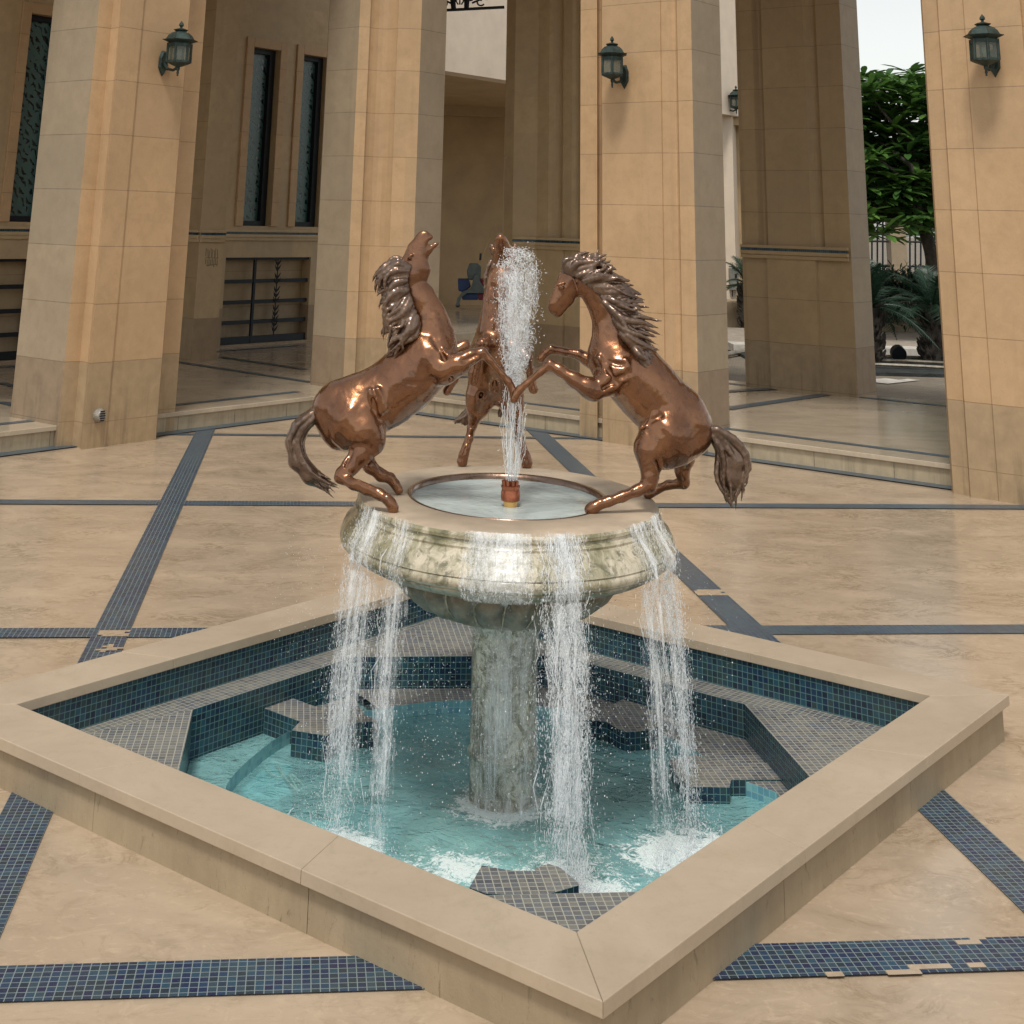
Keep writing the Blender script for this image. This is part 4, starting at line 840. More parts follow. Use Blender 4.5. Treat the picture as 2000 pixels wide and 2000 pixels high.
# ---------------------------------------------------------------- left horse
def horse_left():
    S=Sculpt(5.10); a=hw(S,766,999); b=hw(S,780,966)
    t=thing('horse_statue','bronze horse rearing at the left of the bowl, head thrown back and mouth open','statue',tuple(atz(770,985,RIM)),'bronze horses on the fountain rim')
    # trunk
    S.chain([(662,800,50,0),(690,800,56,0),(722,788,54,0),(760,768,54,0),(795,740,55,0),(828,706,53,0)],.03,.86)
    S.chain([(675,832,46,0),(700,846,36,-.03)],.03,.9)
    S.chain([(828,706,50,0),(842,690,46,0),(858,680,30,0)],.03,.85)
    # neck
    S.chain([(838,690,46,0),(844,655,38,0),(838,622,31,0),(820,585,27,0),(806,556,25,0)],.025,.62)
    S.chain([(870,668,18,0),(862,630,10,0),(850,598,8,0),(838,570,6,0)],.02,.9)
    # head
    S.chain([(806,530,24,0),(812,512,20,0),(818,492,15.5,0),(826,470,11.5,0),(830,460,9.5,0)],.02,.62)
    S.chain([(806,535,23,0),(822,528,19,0)],.02,.62); S.chain([(792,512,9,0),(806,484,8,0),(822,460,6,0)],.015,.7)
    S.chain([(834,468,5,0),(841,463,5,0)],.01,.9)
    S.chain([(826,500,9,0),(838,488,6,0),(849,479,3.8,0),(855,475,3,0)],.012,.7)      # dropped lower jaw
    S.chain([(838,474,3.4,0),(852,468,2.6,0)],.004,1.6,sub=True); 
    S.chain([(829,459,2,-.016),(831,461,2,-.016)],.003,1,sub=True)
    S.chain([(800,503,4.2,-.024)],.006); S.chain([(800,499,3,-.026),(806,497,2.4,-.026)],.003)
    # near foreleg stretched forward
    S.chain([(842,700,34,-.03),(868,722,25,-.06),(893,712,19,-.075),(920,697,12.5,-.075),(941,689,9.5,-.07)],.02)
    S.chain([(941,688,9,-.07),(957,704,6.2,-.07),(980,731,5.6,-.065),(993,746,7.2,-.06),(1000,757,5.8,-.06)],.01)
    S.chain([(1000,757,5.8,-.06),(1003,766,7.2,-.06),(1004,774,7.8,-.06)],.008)
    # far foreleg folded
    S.chain([(850,690,24,.06),(880,694,16,.08),(900,680,12,.085),(909,674,10,.085)],.02)
    S.chain([(909,674,8.5,.085),(902,700,6.5,.085),(893,728,6.5,.08),(887,742,7,.08),(880,752,6.6,.08),(873,764,8.5,.08)],.01)
    # near hind leg
    S.chain([(690,822,46,-.04),(712,842,36,-.06),(728,862,22,-.07)],.025)
    S.chain([(726,866,20,-.07),(706,886,19,-.085),(684,912,14,-.10),(668,930,11.5,-.11)],.018); S.chain([(664,922,8,-.11),(660,934,7,-.11)],.01)
    w1=(a-(-.11))
    S.chain([(668,932,11,-.11),(690,946,8.6,-.11+w1*.35),(716,957,8.4,-.11+w1*.6),(742,966,9.6,-.11+w1*.85)],.012)
    S.chain([(742,966,9.,-.11+w1*.85),(756,974,8,a),(764,984,9,a),(768,993,10,a)],.01)
    # far hind leg
    S.chain([(700,856,30,.05),(712,890,17,.08),(722,910,12,b*.6),(744,928,10,b*.8),(762,934,9.6,b)],.015)
    S.chain([(762,934,8.6,b),(772,946,8,b),(779,957,8.6,b)],.01)
    # muscle grooves
    for c in ([(846,660,3,-.065),(868,700,3,-.085),(880,738,3,-.09)],[(740,820,3,-.09),(732,800,3.4,-.098),(728,780,3,-.095)],[(826,590,2.6,-.05),(846,640,3,-.06)],[(690,880,2.2,-.10),(676,910,2,-.115)],[(905,705,1.8,-.105),(930,694,1.6,-.09)],[(792,748,3,-.102),(830,752,3,-.09),(850,742,3,-.085)],[(806,545,2,-.045),(824,548,2,-.04)]): S.chain(c,.014,1.,sub=True,dw=1.02)
    for c in ([(862,690,7,-.078),(876,715,6,-.085)],[(712,800,7,-.095),(722,836,6,-.10)],[(848,620,6,-.03),(862,665,7,-.045)],[(738,760,4,-.102),(752,800,4,-.10)],[(834,700,5,-.088),(852,726,5,-.088),(876,738,4,-.088)],[(846,684,4,-.08),(872,700,4,-.082)],[(740,808,4,-.098),(728,782,4,-.10),(722,762,3,-.098)],[(655,850,5,-.075),(672,872,5,-.07)],[(690,890,4,-.10),(672,918,3,-.12)],[(700,940,2.5,-.13+w1*.4),(735,958,2.5,-.13+w1*.8)]): S.chain(c,.018,dw=.95)
    S.mesh('body',M['bronze'],t)
    for (x,y,w) in ((787,523,-.028),(790,520,.028)):
        T=Sculpt(5.10); T.chain([(x,y,7,w),(x-10,y+3,5,w*1.2),(x-20,y+8,1.5,w*1.3)],.01,.6); T.mesh('ear',M['dbronze'],t,h=.003)
    # mane: falls back from the poll, then down the crest
    T=Sculpt(5.10); T.pad=True; T.chain([(784,526,11,0),(764,530,11,0),(748,545,8,0)],.02,1.3); T.chain([(770,545,12,0),(774,580,14,0),(786,630,15,0),(788,668,9,0)],.02,1.2)
    locks(T,[[(800,520,-.02),(775,508,-.03),(752,520,-.03),(733,548,-.02)],[(798,528,-.03),(770,522,-.04),(750,545,-.04),(735,575,-.03)],[(792,545,-.035),(770,550,-.05),(752,585,-.05),(748,618,-.04)],[(796,572,-.04),(780,590,-.055),(756,610,-.055),(752,650,-.04)],[(806,600,-.045),(792,630,-.06),(770,655,-.06),(762,690,-.05)],[(818,630,-.05),(806,660,-.065),(784,680,-.065),(760,700,-.05)]],54,5.6,3,.012,3.6)
    locks(T,[[(800,520,.02),(775,508,.03),(752,520,.03),(733,548,.02)],[(792,545,.035),(770,550,.04),(752,585,.04),(748,618,.03)],[(806,600,.04),(792,630,.05),(772,655,.05),(762,690,.04)]],24,5.6,4,.012,3.4)
    T.mesh('mane',M['dbronze'],t,h=.0032,it=0)
    T=Sculpt(5.10); T.pad=True
    T.chain([(638,795,7,0),(612,810,10,0),(586,832,12,0),(573,864,13,0),(580,900,14,0),(606,930,13,0),(636,952,7,0)],.02)
    locks(T,[[(640,792,0),(612,802,.0),(580,826,0),(561,862,0),(570,905,0),(600,937,0),(638,956,0)],[(642,798,0),(618,814,0),(594,838,0),(584,866,0),(594,896,0),(622,922,0),(654,940,0)],[(638,796,0),(614,808,0),(586,832,0),(572,864,0),(580,902,0),(606,932,0),(642,968,0)]],52,5.6,5,.026,3.0,.35,12)
    T.mesh('tail',M['dbronze'],t,h=.0034,it=0)
horse_left()
# ---------------------------------------------------------------- right horse
def horse_right():
    S=Sculpt(5.08); a=hw(S,1156,1001); b=hw(S,1264,972)
    t=thing('horse_statue','bronze horse rearing at the right of the fountain bowl, chin tucked and mane blowing back','statue',tuple(atz(1180,985,RIM)),'bronze horses on the fountain rim')
    S.chain([(1205,706,52,0),(1240,735,56,0),(1268,766,56,0),(1295,795,54,0),(1322,818,56,0),(1342,840,47,0)],.03,.86)
    S.chain([(1335,835,48,0),(1310,858,46,-.03),(1290,872,38,-.04)],.03,.9)
    S.chain([(1205,706,48,0),(1190,690,38,0)],.03,.85)
    S.chain([(1212,690,48,0),(1206,655,42,0),(1200,622,38,0),(1184,590,33,0),(1162,562,27,0),(1140,545,24,0)],.03,.62)
    S.chain([(1178,690,15,0),(1174,645,9,0),(1172,610,8,0)],.018,.9)
    S.chain([(1128,540,27,0),(1114,558,21,0),(1100,578,16,0),(1088,595,12.5,0),(1082,603,11,0)],.02,.62)
    S.chain([(1118,520,18,0),(1132,552,22,0)],.02,.62); S.chain([(1105,527,9,0),(1092,560,7,0),(1079,590,6,0)],.015,.7)
    S.chain([(1112,585,10,0),(1098,602,7,0),(1092,612,5,0),(1089,616,3.6,0)],.012,.7)
    S.chain([(1084,612,2.4,0),(1092,603,2,0)],.004,1.6,sub=True); S.chain([(1075,597,2.2,-.016),(1077,600,2.,-.016)],.003,1,sub=True)
    S.chain([(1094,560,4.5,-.028),(1098,562,4,-.03)],.005); S.chain([(1089,556,3,-.03),(1101,553,2.6,-.032)],.003)
    S.chain([(1118,572,2,-.04),(1104,588,2,-.032)],.006,1.,sub=True); S.chain([(1134,548,2.4,-.045),(1142,570,2.4,-.045)],.008,1.,sub=True)
    # near foreleg
    S.chain([(1208,712,32,-.03),(1186,746,23,-.06),(1160,764,16,-.075),(1148,757,17,-.08),(1122,742,13,-.08),(1092,722,9.6,-.075),(1074,712,9.6,-.07)],.018)
    S.chain([(1074,712,9,-.07),(1054,728,6.4,-.07),(1028,750,5.8,-.065),(1015,761,7.6,-.06)],.01)
    S.chain([(1015,761,6.8,-.06),(1008,770,7,-.06),(1004,780,8,-.06)],.008)
    # far foreleg
    S.chain([(1190,700,24,.06),(1160,706,14,.08),(1146,701,12,.085)],.02)
    S.chain([(1146,701,11,.085),(1130,692,9.4,.085),(1100,687,7.4,.085),(1076,682,8.6,.08)],.012)
    S.chain([(1076,682,8,.08),(1064,690,7,.08),(1056,700,8.6,.08)],.01)
    # near hind leg
    S.chain([(1300,850,48,-.05),(1278,872,34,-.06),(1266,880,24,-.07)],.025)
    S.chain([(1268,878,24,-.07),(1270,908,19,-.085),(1270,930,14.5,-.095),(1268,947,13,-.10)],.016)
    w1=a+.10
    S.chain([(1268,947,12,-.10),(1245,958,9.4,-.10+w1*.3),(1215,970,8.6,-.10+w1*.6),(1188,979,9,-.10+w1*.85)],.012)
    S.chain([(1188,979,8.6,-.10+w1*.85),(1172,984,8,a),(1160,991,9.4,a),(1152,995,10,a)],.01)
    # far hind leg
    S.chain([(1330,860,34,.05),(1338,895,17,.08),(1332,920,12.5,.09),(1336,942,10.5,.10)],.016); S.chain([(1340,940,6,.10)],.01)
    S.chain([(1334,944,9.6,.10),(1306,947,7.6,.5*(.1+b)),(1284,955,8.4,b)],.012); S.chain([(1284,955,8,b),(1273,961,8,b),(1266,966,9,b)],.01)
    for c in ([(1178,690,3,-.075),(1190,725,3,-.09),(1205,748,3,-.095)],[(1262,828,3,-.098),(1290,812,3,-.10)],[(1215,735,3,-.10),(1178,758,3,-.095)],[(1196,600,3,-.055),(1190,660,3,-.07)],[(1280,900,2.4,-.11),(1286,925,2.2,-.10)],[(1180,705,2.6,-.08),(1215,712,2.6,-.098)],[(1300,850,2.6,-.15),(1262,868,2.6,-.12)]): S.chain(c,.014,1.,sub=True,dw=1.02)
    for c in ([(1178,640,6,-.03),(1178,685,7,-.045)],[(1172,700,6,-.07),(1192,716,7,-.085)],[(1190,732,5,-.095),(1215,728,5,-.10)],[(1256,895,4,-.095),(1262,935,3.4,-.11)],[(1300,825,8,-.098),(1316,842,7,-.10)],[(1252,836,4,-.10),(1280,818,5,-.103)],[(1196,708,4,-.088),(1222,706,4,-.098)],[(1200,724,4,-.092),(1226,716,4,-.10)],[(1206,744,5,-.095),(1224,740,4,-.10)],[(1262,850,4,-.098),(1250,868,4,-.08)],[(1140,752,4,-.098),(1108,734,3,-.092)],[(1230,962,2.6,-.12+w1*.5),(1200,974,2.6,-.12+w1*.8)],[(1120,545,3,-.045),(1128,568,3,-.045)]): S.chain(c,.018,dw=.95)
    S.mesh('body',M['bronze'],t)
    for (w) in (-.03,.03):
        T=Sculpt(5.08); T.chain([(1116,524,7.5,w),(1130,508,6,w),(1150,494,1.5,w)],.01,.6); T.mesh('ear',M['dbronze'],t,h=.003)
    T=Sculpt(5.08); T.pad=True; T.chain([(1118,518,10,0),(1146,520,15,0),(1178,542,18,0),(1204,578,20,0),(1228,628,22,0),(1246,665,18,0),(1260,698,10,0)],.02,1.2)
    for sgn,seed,n in ((-1,7,84),(1,8,36)):
        g=[[(1100,528,.02),(1104,516,.03),(1122,502,.03),(1152,487,.02)],[(1110,532,.03),(1130,516,.04),(1158,502,.045),(1190,500,.03)],[(1128,540,.035),(1155,528,.05),(1185,522,.05),(1210,528,.035)],[(1146,552,.04),(1174,548,.055),(1204,545,.055),(1236,558,.035)],[(1164,566,.045),(1192,570,.06),(1222,572,.06),(1256,588,.04)],[(1180,584,.05),(1206,596,.065),(1236,600,.065),(1276,612,.04)],[(1192,606,.055),(1216,622,.07),(1244,632,.07),(1284,646,.045)],[(1202,630,.06),(1224,648,.075),(1250,660,.075),(1290,678,.045)],[(1214,654,.065),(1234,670,.08),(1256,680,.075),(1284,702,.05)],[(1230,668,.065),(1246,690,.08),(1262,705,.07),(1276,722,.05)],[(1242,678,.065),(1254,700,.08),(1266,722,.07),(1274,744,.05)]]
        g=[[(x,y,w*sgn) for x,y,w in r] for r in g]
        locks(T,g,n,5.8,seed,.014,3.6)
    locks(T,[[(1178,590,-.06),(1196,604,-.075),(1204,622,-.08),(1206,640,-.07)],[(1190,600,-.06),(1210,618,-.08),(1226,640,-.085),(1240,668,-.08)]],9,5.,9,.004,2.)
    T.mesh('mane',M['dbronze'],t,h=.0032,it=0)
    T=Sculpt(5.08); T.pad=True; T.chain([(1380,839,7,0),(1402,848,9,0),(1420,870,15,0),(1434,900,20,0),(1432,932,18,0),(1428,958,9,0)],.02)
    locks(T,[[(1378,838,0),(1400,838,0),(1426,852,0),(1452,880,0),(1460,915,0),(1456,945,0),(1442,972,0)],[(1378,842,0),(1396,850,0),(1414,872,0),(1430,900,0),(1434,930,0),(1434,955,0),(1430,986,0)],[(1376,842,0),(1392,852,0),(1404,878,0),(1404,905,0),(1404,935,0),(1414,958,0),(1424,980,0)]],62,5.8,11,.03,3.0,.35,12)
    T.mesh('tail',M['dbronze'],t,h=.0034,it=0)
horse_right()
# ---------------------------------------------------------------- back horse (seen from the front, half hidden by the jet)
def horse_back():
    D=float(atz(965,909,RIM)@hd); S=Sculpt(D); a=hw(S,903,910); b=hw(S,1029,913)
    t=thing('horse_statue','bronze horse at the back of the bowl, belly towards us, half hidden by the jet','statue',tuple(atz(965,905,RIM)),'bronze horses on the fountain rim')
    S.chain([(966,742,44,0),(966,715,47,-.01),(970,690,46,-.02),(974,660,42,-.04)],.03,1.0)
    S.chain([(974,660,38,-.04),(974,620,31,-.05),(976,580,27,-.05),(980,545,24,-.04),(984,515,21,-.03)],.03,.9)
    S.chain([(984,510,21,-.03),(984,496,19,-.05),(980,478,12,-.09),(978,470,9.5,-.11),(977,464,7,-.12)],.02,.9)
    for x,w in ((964,-.02),(1002,-.02)): S.chain([(x,490,6,w),(x+(4 if x>980 else -3),480,4,w)],.008)
    S.chain([(972,466,2.2,-.14)],.003,1,sub=True); S.chain([(982,466,2.2,-.14)],.003,1,sub=True)
    # forelegs
    S.chain([(955,668,22,-.08),(943,676,13,-.16),(941,672,10.5,-.19)],.02); S.chain([(941,672,9,-.19),(934,690,7,-.17),(930,712,7,-.15),(926,728,8,-.15),(924,745,8,-.15)],.012)
    S.chain([(996,676,20,-.08),(1020,690,14,-.14),(1030,700,10,-.17)],.02); S.chain([(1030,700,8.5,-.17),(1034,722,6.5,-.16),(1038,742,7,-.15),(1042,760,9,-.15)],.012)
    # hind legs
    S.chain([(948,748,32,0),(938,775,25,-.02),(933,796,19,-.02),(928,815,12,0)],.025); S.chain([(928,815,11,0),(922,832,8.5,.02),(917,855,7,a*.6),(910,875,8,a*.9)],.012); S.chain([(910,875,7.4,a*.9),(906,888,8.6,a),(903,902,10,a)],.01)
    S.chain([(984,748,32,0),(996,775,24,-.02),(1003,800,17,-.02),(1007,822,11,0)],.025); S.chain([(1007,822,10,0),(1012,840,8,.02),(1017,860,7,b*.6),(1021,877,8,b*.9)],.012); S.chain([(1021,877,7.6,b*.9),(1026,890,9,b),(1029,904,11,b)],.01)
    for c in ([(966,700,3,-.10),(966,760,3,-.09)],[(940,770,2.4,-.07),(930,800,2,-.05)],[(962,560,2.5,-.09),(962,620,2.5,-.11)]): S.chain(c,.02,1,sub=True)
    for c in ([(950,585,4,-.07),(948,640,5,-.09)],[(978,770,4,-.07),(950,782,4,-.06)]): S.chain(c,.018,dw=.95)
    S.mesh('body',M['bronze'],t)
    for x,s_ in ((962,-1),(1004,1)):
        T=Sculpt(D); T.chain([(x,494,5,-.01),(x+2*s_,484,4.4,-.01),(x+4*s_,475,1.2,-.01)],.008,.6); T.mesh('ear',M['dbronze'],t,h=.003)
    T=Sculpt(D); T.pad=True; locks(T,[[(966,505,.02),(954,520,.02),(948,545,.02),(950,570,.02)],[(970,510,.03),(958,540,.03),(952,570,.03),(950,600,.03)],[(990,505,.03),(1000,525,.03),(1006,550,.03),(1004,580,.03)]],18,4.6,21,.012,1.6); T.mesh('mane',M['dbronze'],t,h=.0034,it=0)
    T=Sculpt(D); T.pad=True; locks(T,[[(950,775,.06),(935,785,.08),(918,795,.09),(900,815,.09),(888,824,.09)],[(952,785,.06),(940,795,.08),(926,810,.09),(908,826,.09),(893,829,.09)]],20,5.6,22,.015,1.8); locks(T,[[(985,775,.05),(980,800,.07),(972,818,.08)],[(992,775,.05),(990,792,.07),(978,812,.08)]],8,5.,23,.01,1.); T.mesh('tail',M['dbronze'],t,h=.0034,it=0)
horse_back()
# ------------------------------------------------------------------ moving water
g_=9.81
R5=random.Random(5)
path0=[(.522,.775),(.537,.738),(.556,.705),(.578,.665),(.582,.63),(.570,.60)]
def fall_point(phi,r0,z0,vr,tt): # parabola outward
    return r0+vr*tt, z0-.5*g_*tt*tt
def stream(name,phi0,phi1,n,label,dens=1.,vr=.14,lean=0.,rr=(.0005,.0019),zland=WZ,seed=1):
    rn=random.Random(seed); mb=MB()
    def pos(ph,r,z): return np.array([FX+r*math.cos(ph),FY+r*math.sin(ph)*SY,z])
    for i in range(int(n*.28)):
        ph=phi0+(phi1-phi0)*(rn.gauss(.5,.23)); z=.762; r=.575; pts=[];rs=[]
        # clings to the bowl side, then falls free from the lower lip
        path=[(.522,.775),(.537,.738),(.556,.705),(.578,.665),(.582,.63),(.570,.60)]
        rel=rn.uniform(.50,.60); q=rn.uniform(.7,1.); dr=rn.gauss(0,.028); j=rn.uniform(0,6)
        full=[(a+.004,b) for a,b in path]
        t=0; v=rn.uniform(.5,.9); z0=.595; r0=.572
        while True:
            t+=.021; zz=z0-v*t-.5*g_*t*t
            if zz<zland+.002: break
            full.append((r0+vr*t*rn.uniform(.85,1.15)+dr*t*2,zz))
        a=0; total=len(full)
        while a<total-2:
            L=rn.randint(1,2)+1; b=min(a+L,total-1)
            if rn.random()<dens:
                pp=[];rr_=[]; ph2=ph+rn.gauss(0,.012)
                for k in range(a,b+1):
                    u=(k-a)/max(1,b-a); r,z=full[k]; j+=rn.gauss(0,.4)
                    spread=1+max(0,(.6-z))*1.1
                    pp.append(pos(ph+(ph2-ph)*u+lean*max(0,.6-z)+rn.gauss(0,.011)*spread,r+rn.gauss(0,.006)*spread,z+rn.gauss(0,.004)))
                    rr_.append(rn.uniform(*rr)*(math.sin(math.pi*min(1,max(0,u*.9+.05)))**.5+.15))
                mb.tube(pp,rr_,5)
            a=b+ (0 if rn.random()<.40 else rn.randint(1,3))
    # droplets torn off the stream
    sd=seed*1.7; cl=lambda u,z: .5+.5*math.sin(u*17+sd+2.2*math.sin(z*9+sd))*math.sin(u*7.3-sd+1.5*math.sin(z*5.+u*4))*1.0
    k=0
    while k<n*95:
        u=rn.gauss(.5,.26); z=zland+(.77-zland)*rn.random()**.85
        if rn.random()>(cl(u,z)**2.2)*(.55+.45*math.sin(z*31+u*13+sd*2)*math.sin(z*53-u*21)): 
            if rn.random()<.9: continue
        k+=1; ph=phi0+(phi1-phi0)*u+lean*max(0,.6-z)+rn.gauss(0,.004)
        if z>.6:
            q=min(max((.775-z)/.18,0),.999)*5; i0=int(q); v=q-i0; a_,b_=path0[i0],path0[i0+1]; p=pos(ph,a_[0]*(1-v)+b_[0]*v+abs(rn.gauss(0,.005))+.002,a_[1]*(1-v)+b_[1]*v)
        else:
            t=math.sqrt(max(0,2*(.6-z)/g_)); p=pos(ph,.572+vr*t+rn.gauss(0,.010+.02*t),z)
        sz=rn.uniform(.0005,.0014)*(1.5 if rn.random()<.08 else 1); mb.ball(p,sz,5,3,sq=(1,1,rn.uniform(1.2,5.0)))
    for i in range(int(n*5)):
        ph=phi0+(phi1-phi0)*rn.gauss(.5,.7); z=rn.uniform(zland,.6); t=math.sqrt(max(0,2*(.6-z)/g_)); p=pos(ph+lean*max(0,.6-z),.565+vr*t*1.6+rn.gauss(0,.04),z); mb.ball(p,rn.uniform(.0006,.0016),5,3,sq=(1,1,rn.uniform(1,2)))
    # crown of splashes where it lands
    tl=math.sqrt(2*(.6-zland)/g_); rl=.57+vr*tl
    for i in range(int(n*16)):
        ph=phi0+(phi1-phi0)*rn.gauss(.5,.5)+lean*(.6-zland); r=rl+rn.gauss(0,.055); h=abs(rn.gauss(0,.055))*math.exp(-abs(r-rl)*6); mb.ball(pos(ph,r,zland+h),rn.uniform(.0007,.0021),5,3)
    for i in range(int(n*1.2)):
        ph=phi0+(phi1-phi0)*rn.gauss(.5,.35)+lean*(.6-zland); r=rl+rn.gauss(0,.035); c=pos(ph,r,zland); an=rn.uniform(0,6.28); h=abs(rn.gauss(0,.022)); o=abs(rn.gauss(0,.02))
        pp=[c+np.array([math.cos(an)*o*u,math.sin(an)*o*u,h*math.sin(u*math.pi*.55)]) for u in (0,.3,.6,1)]; mb.tube(pp,[.004,.003,.0016,.0022],5)
    o=mb.build(name,M['spray'],smooth=True); tag(o,label,'water stream','streams of water falling from the bowl'); o['kind']='stuff'
    # thin sheets of water between the strands
    mv=MB()
    for lay in range(3):
        off=(lay-1)*.016; A0=phi0-.02; A1=phi1+.02; nu=18; rows=[(.526,.777),(.54,.738),(.56,.705),(.582,.665),(.586,.63),(.575,.598)]
        t=0
        while True:
            t+=.03; zz=.585-.7*t-.5*g_*t*t
            if zz<zland: break
            rows.append((.572+vr*t,zz))
        rows.append((.572+vr*t,zland)); P_=[]
        for ri,(r,z) in enumerate(rows):
            P_.append([pos(A0+(A1-A0)*c/nu+lean*max(0,.6-z)+.012*math.sin(ri*.8+lay*2+c),r+.006+off*min(1,ri/6)+.006*math.sin(c*1.3+ri*.5+lay),z) for c in range(nu+1)])
        for ri in range(len(rows)-1):
            for c in range(nu):
                e=math.sin(math.pi*(c+.5)/nu)**.9; tt=.05+.80*e*(.72+.28*math.sin(c*2.1+lay*3+seed))-(.25 if ri>len(rows)-4 else 0)
                if ri<5: tt-=.12
                mv.quad([P_[ri][c],P_[ri][c+1],P_[ri+1][c+1],P_[ri+1][c]],[((c+x)/nu*(A1-A0)*.62+lay*3.3+seed,z_) for x,z_ in ((0,P_[ri][c][2]),(1,P_[ri][c+1][2]),(1,P_[ri+1][c+1][2]),(0,P_[ri+1][c][2]))],tt)
    o=mv.build('water_veil',M['veil'],smooth=True); o['kind']='stuff'
streams=[(688,744,46,'thin curtain of water falling from the left side of the bowl',.6,.16,-.02),
 (750,785,12,'faint inner veil of water beside the left curtain',.4,.11,-.02),
 (1000,1078,150,'strongest white water stream, falling just right of the column',.92,.06,.02),
 (1180,1226,18,'thin broken trickle inside the right curtain',.4,.08,.08),
 (1222,1276,48,'curtain of water falling from the right side of the bowl',.6,.15,.10)]
for i,(a,b,n,lab,dn,vr,ln) in enumerate(streams): stream('falling_water',phi_of(a),phi_of(b),n,lab,dn,vr,ln,seed=i+3)
# froth clinging to the front of the bowl, its fluted underside and the column
mb=MB(); rn=random.Random(55)
cling=[(.524,.776,1.2,1),(.538,.738,1.2,1),(.558,.705,1.2,1),(.583,.66,1.2,1),(.586,.63,1.2,1),(.56,.60,1.2,1),(.50,.572,1.18,1),(.41,.553,1.15,.8),(.36,.53,1.12,.6),(.33,.48,1.1,.45),(.24,.42,1.06,.3),(.135,.385,1,.12),(.118,.35,1,0),(.118,.2,1,0),(.118,.0,1,0),(.118,WZ,1,0)]
def cpos(s_,u,o=0.):
    q=min(max(s_,0),.9999)*(len(cling)-1); i=int(q); v=q-i; A_,B_=cling[i],cling[i+1]; r,z,sy,w=[A_[k]*(1-v)+B_[k]*v for k in range(4)]
    p0_,p1_=phi_of(868),phi_of(985); ph=(p0_+(p1_-p0_)*u)*w+(-2.75+2.3*u)*(1-w); r+=o; return np.array([FX+r*math.cos(ph),FY+r*math.sin(ph)*sy,z])
mv=MB(); nu=22
for lay in range(2):
    for j in range(60):
        for c in range(nu):
            q=[cpos((j+b_)/60,(c+a_)/nu,.005+.006*lay+.003*math.sin(c*1.7+j*.9+lay)) for a_,b_ in ((0,0),(1,0),(1,1),(0,1))]
            s_=(j+.5)/60; e=math.sin(math.pi*(c+.5)/nu)**.5; tt=(.38+.34*e) if s_<.45 else (.30+.62*e*(.55+.45*math.sin(c*.8+j*.22+lay*2)*math.sin(c*.5-j*.31)))
            mv.quad(q,[((c+a_)/nu*.22+lay*2.3,(j+b_)/60*.9) for a_,b_ in ((0,0),(1,0),(1,1),(0,1))],tt)
o=mv.build('water_veil',M['veil'],smooth=True); o['kind']='stuff'
for i in range(9000):
    s_=rn.random(); u=rn.random(); 
    if .5+.5*math.sin(u*13+s_*21)*math.sin(u*29-s_*37)<rn.random()*1.1: continue
    mb.ball(cpos(s_,u,rn.uniform(.003,.014)),rn.uniform(.0006,.0017),5,3,sq=(1,1,rn.uniform(1,3)))
for i in range(500):
    mb.ball((FX-.10+rn.gauss(0,.10),FY-.30+rn.gauss(0,.2),rn.uniform(WZ,.5)),rn.uniform(.0006,.0016),5,3,sq=(1,1,rn.uniform(1,3)))
o=mb.build('falling_water',M['spray'],smooth=True); tag(o,'white froth clinging to the front of the bowl and running down the column','water stream','streams of water falling from the bowl'); o['kind']='stuff'
# loose droplets in the air around the bowl
mb=MB(); rn=random.Random(77)
for i in range(1500):
    side=rn.choice((-1,1)); x=FX+side*abs(rn.gauss(.27,.14)); y=FY+rn.gauss(-.05,.25); z=rn.uniform(-.05,.42)
    mb.ball((x,y,z),rn.choice((.0009,.0012,.0016,.0016,.0022)),5,3)
for i in range(260):   # wider spray
    side=rn.choice((-1,1)); x=FX+side*rn.gauss(.70,.05); mb.ball((x,FY+rn.gauss(0,.12),rn.uniform(.25,.62)),rn.uniform(.0007,.0014),5,3)
o=mb.build('water_droplets',M['drop'],smooth=True); o['kind']='stuff'
# foam riding on the pool surface
mb=MB(); rn=random.Random(31)
for (x,y,r,a) in LAND_GLOW:
    for i in range(int(170*a)):
        rr=abs(rn.gauss(0,r*.55)); an=rn.uniform(0,6.28); q=(x+rr*math.cos(an),y+rr*math.sin(an)*.8)
        if math.hypot(q[0]-BX,q[1]-BY)>.93: continue
        mb.ball((q[0],q[1],WZ+.001),rn.uniform(.0012,.0038),6,4,sq=(rn.uniform(.8,2.2),rn.uniform(.8,1.6),.45))
o=mb.build('surface_foam',M['spray'],smooth=True); o['kind']='stuff'
# jet: ropes and loops of aerated water
mb=MB(); rn=random.Random(12)
JX,JY=NXp,NYp; 
def jc(z):   # centre line of the jet drifts to the right going up
    u=(z-.84)/.72; return JX+.002+.018*u, JY+.02*u
def jr(z):
    return float(np.interp(z,[.83,.87,.95,1.10,1.16,1.24,1.34,1.48,1.56,1.60],[.022,.034,.046,.044,.030,.048,.066,.072,.070,.045]))
for i in range(30):   # straight jets out of the head
    th=rn.uniform(0,6.28); r=.02*math.sqrt(rn.random()); z1=rn.uniform(.95,1.15); pp=[]
    for k in range(9):
        z=.836+(z1-.836)*k/8; cx_,cy_=jc(z); q=1+1.6*k/8; pp.append((cx_+r*q*math.cos(th)+rn.gauss(0,.0015)*k/4,cy_+r*q*math.sin(th)+rn.gauss(0,.0015)*k/4,z))
    mb.tube(pp,[rn.uniform(.0010,.0024) for _ in pp],5)
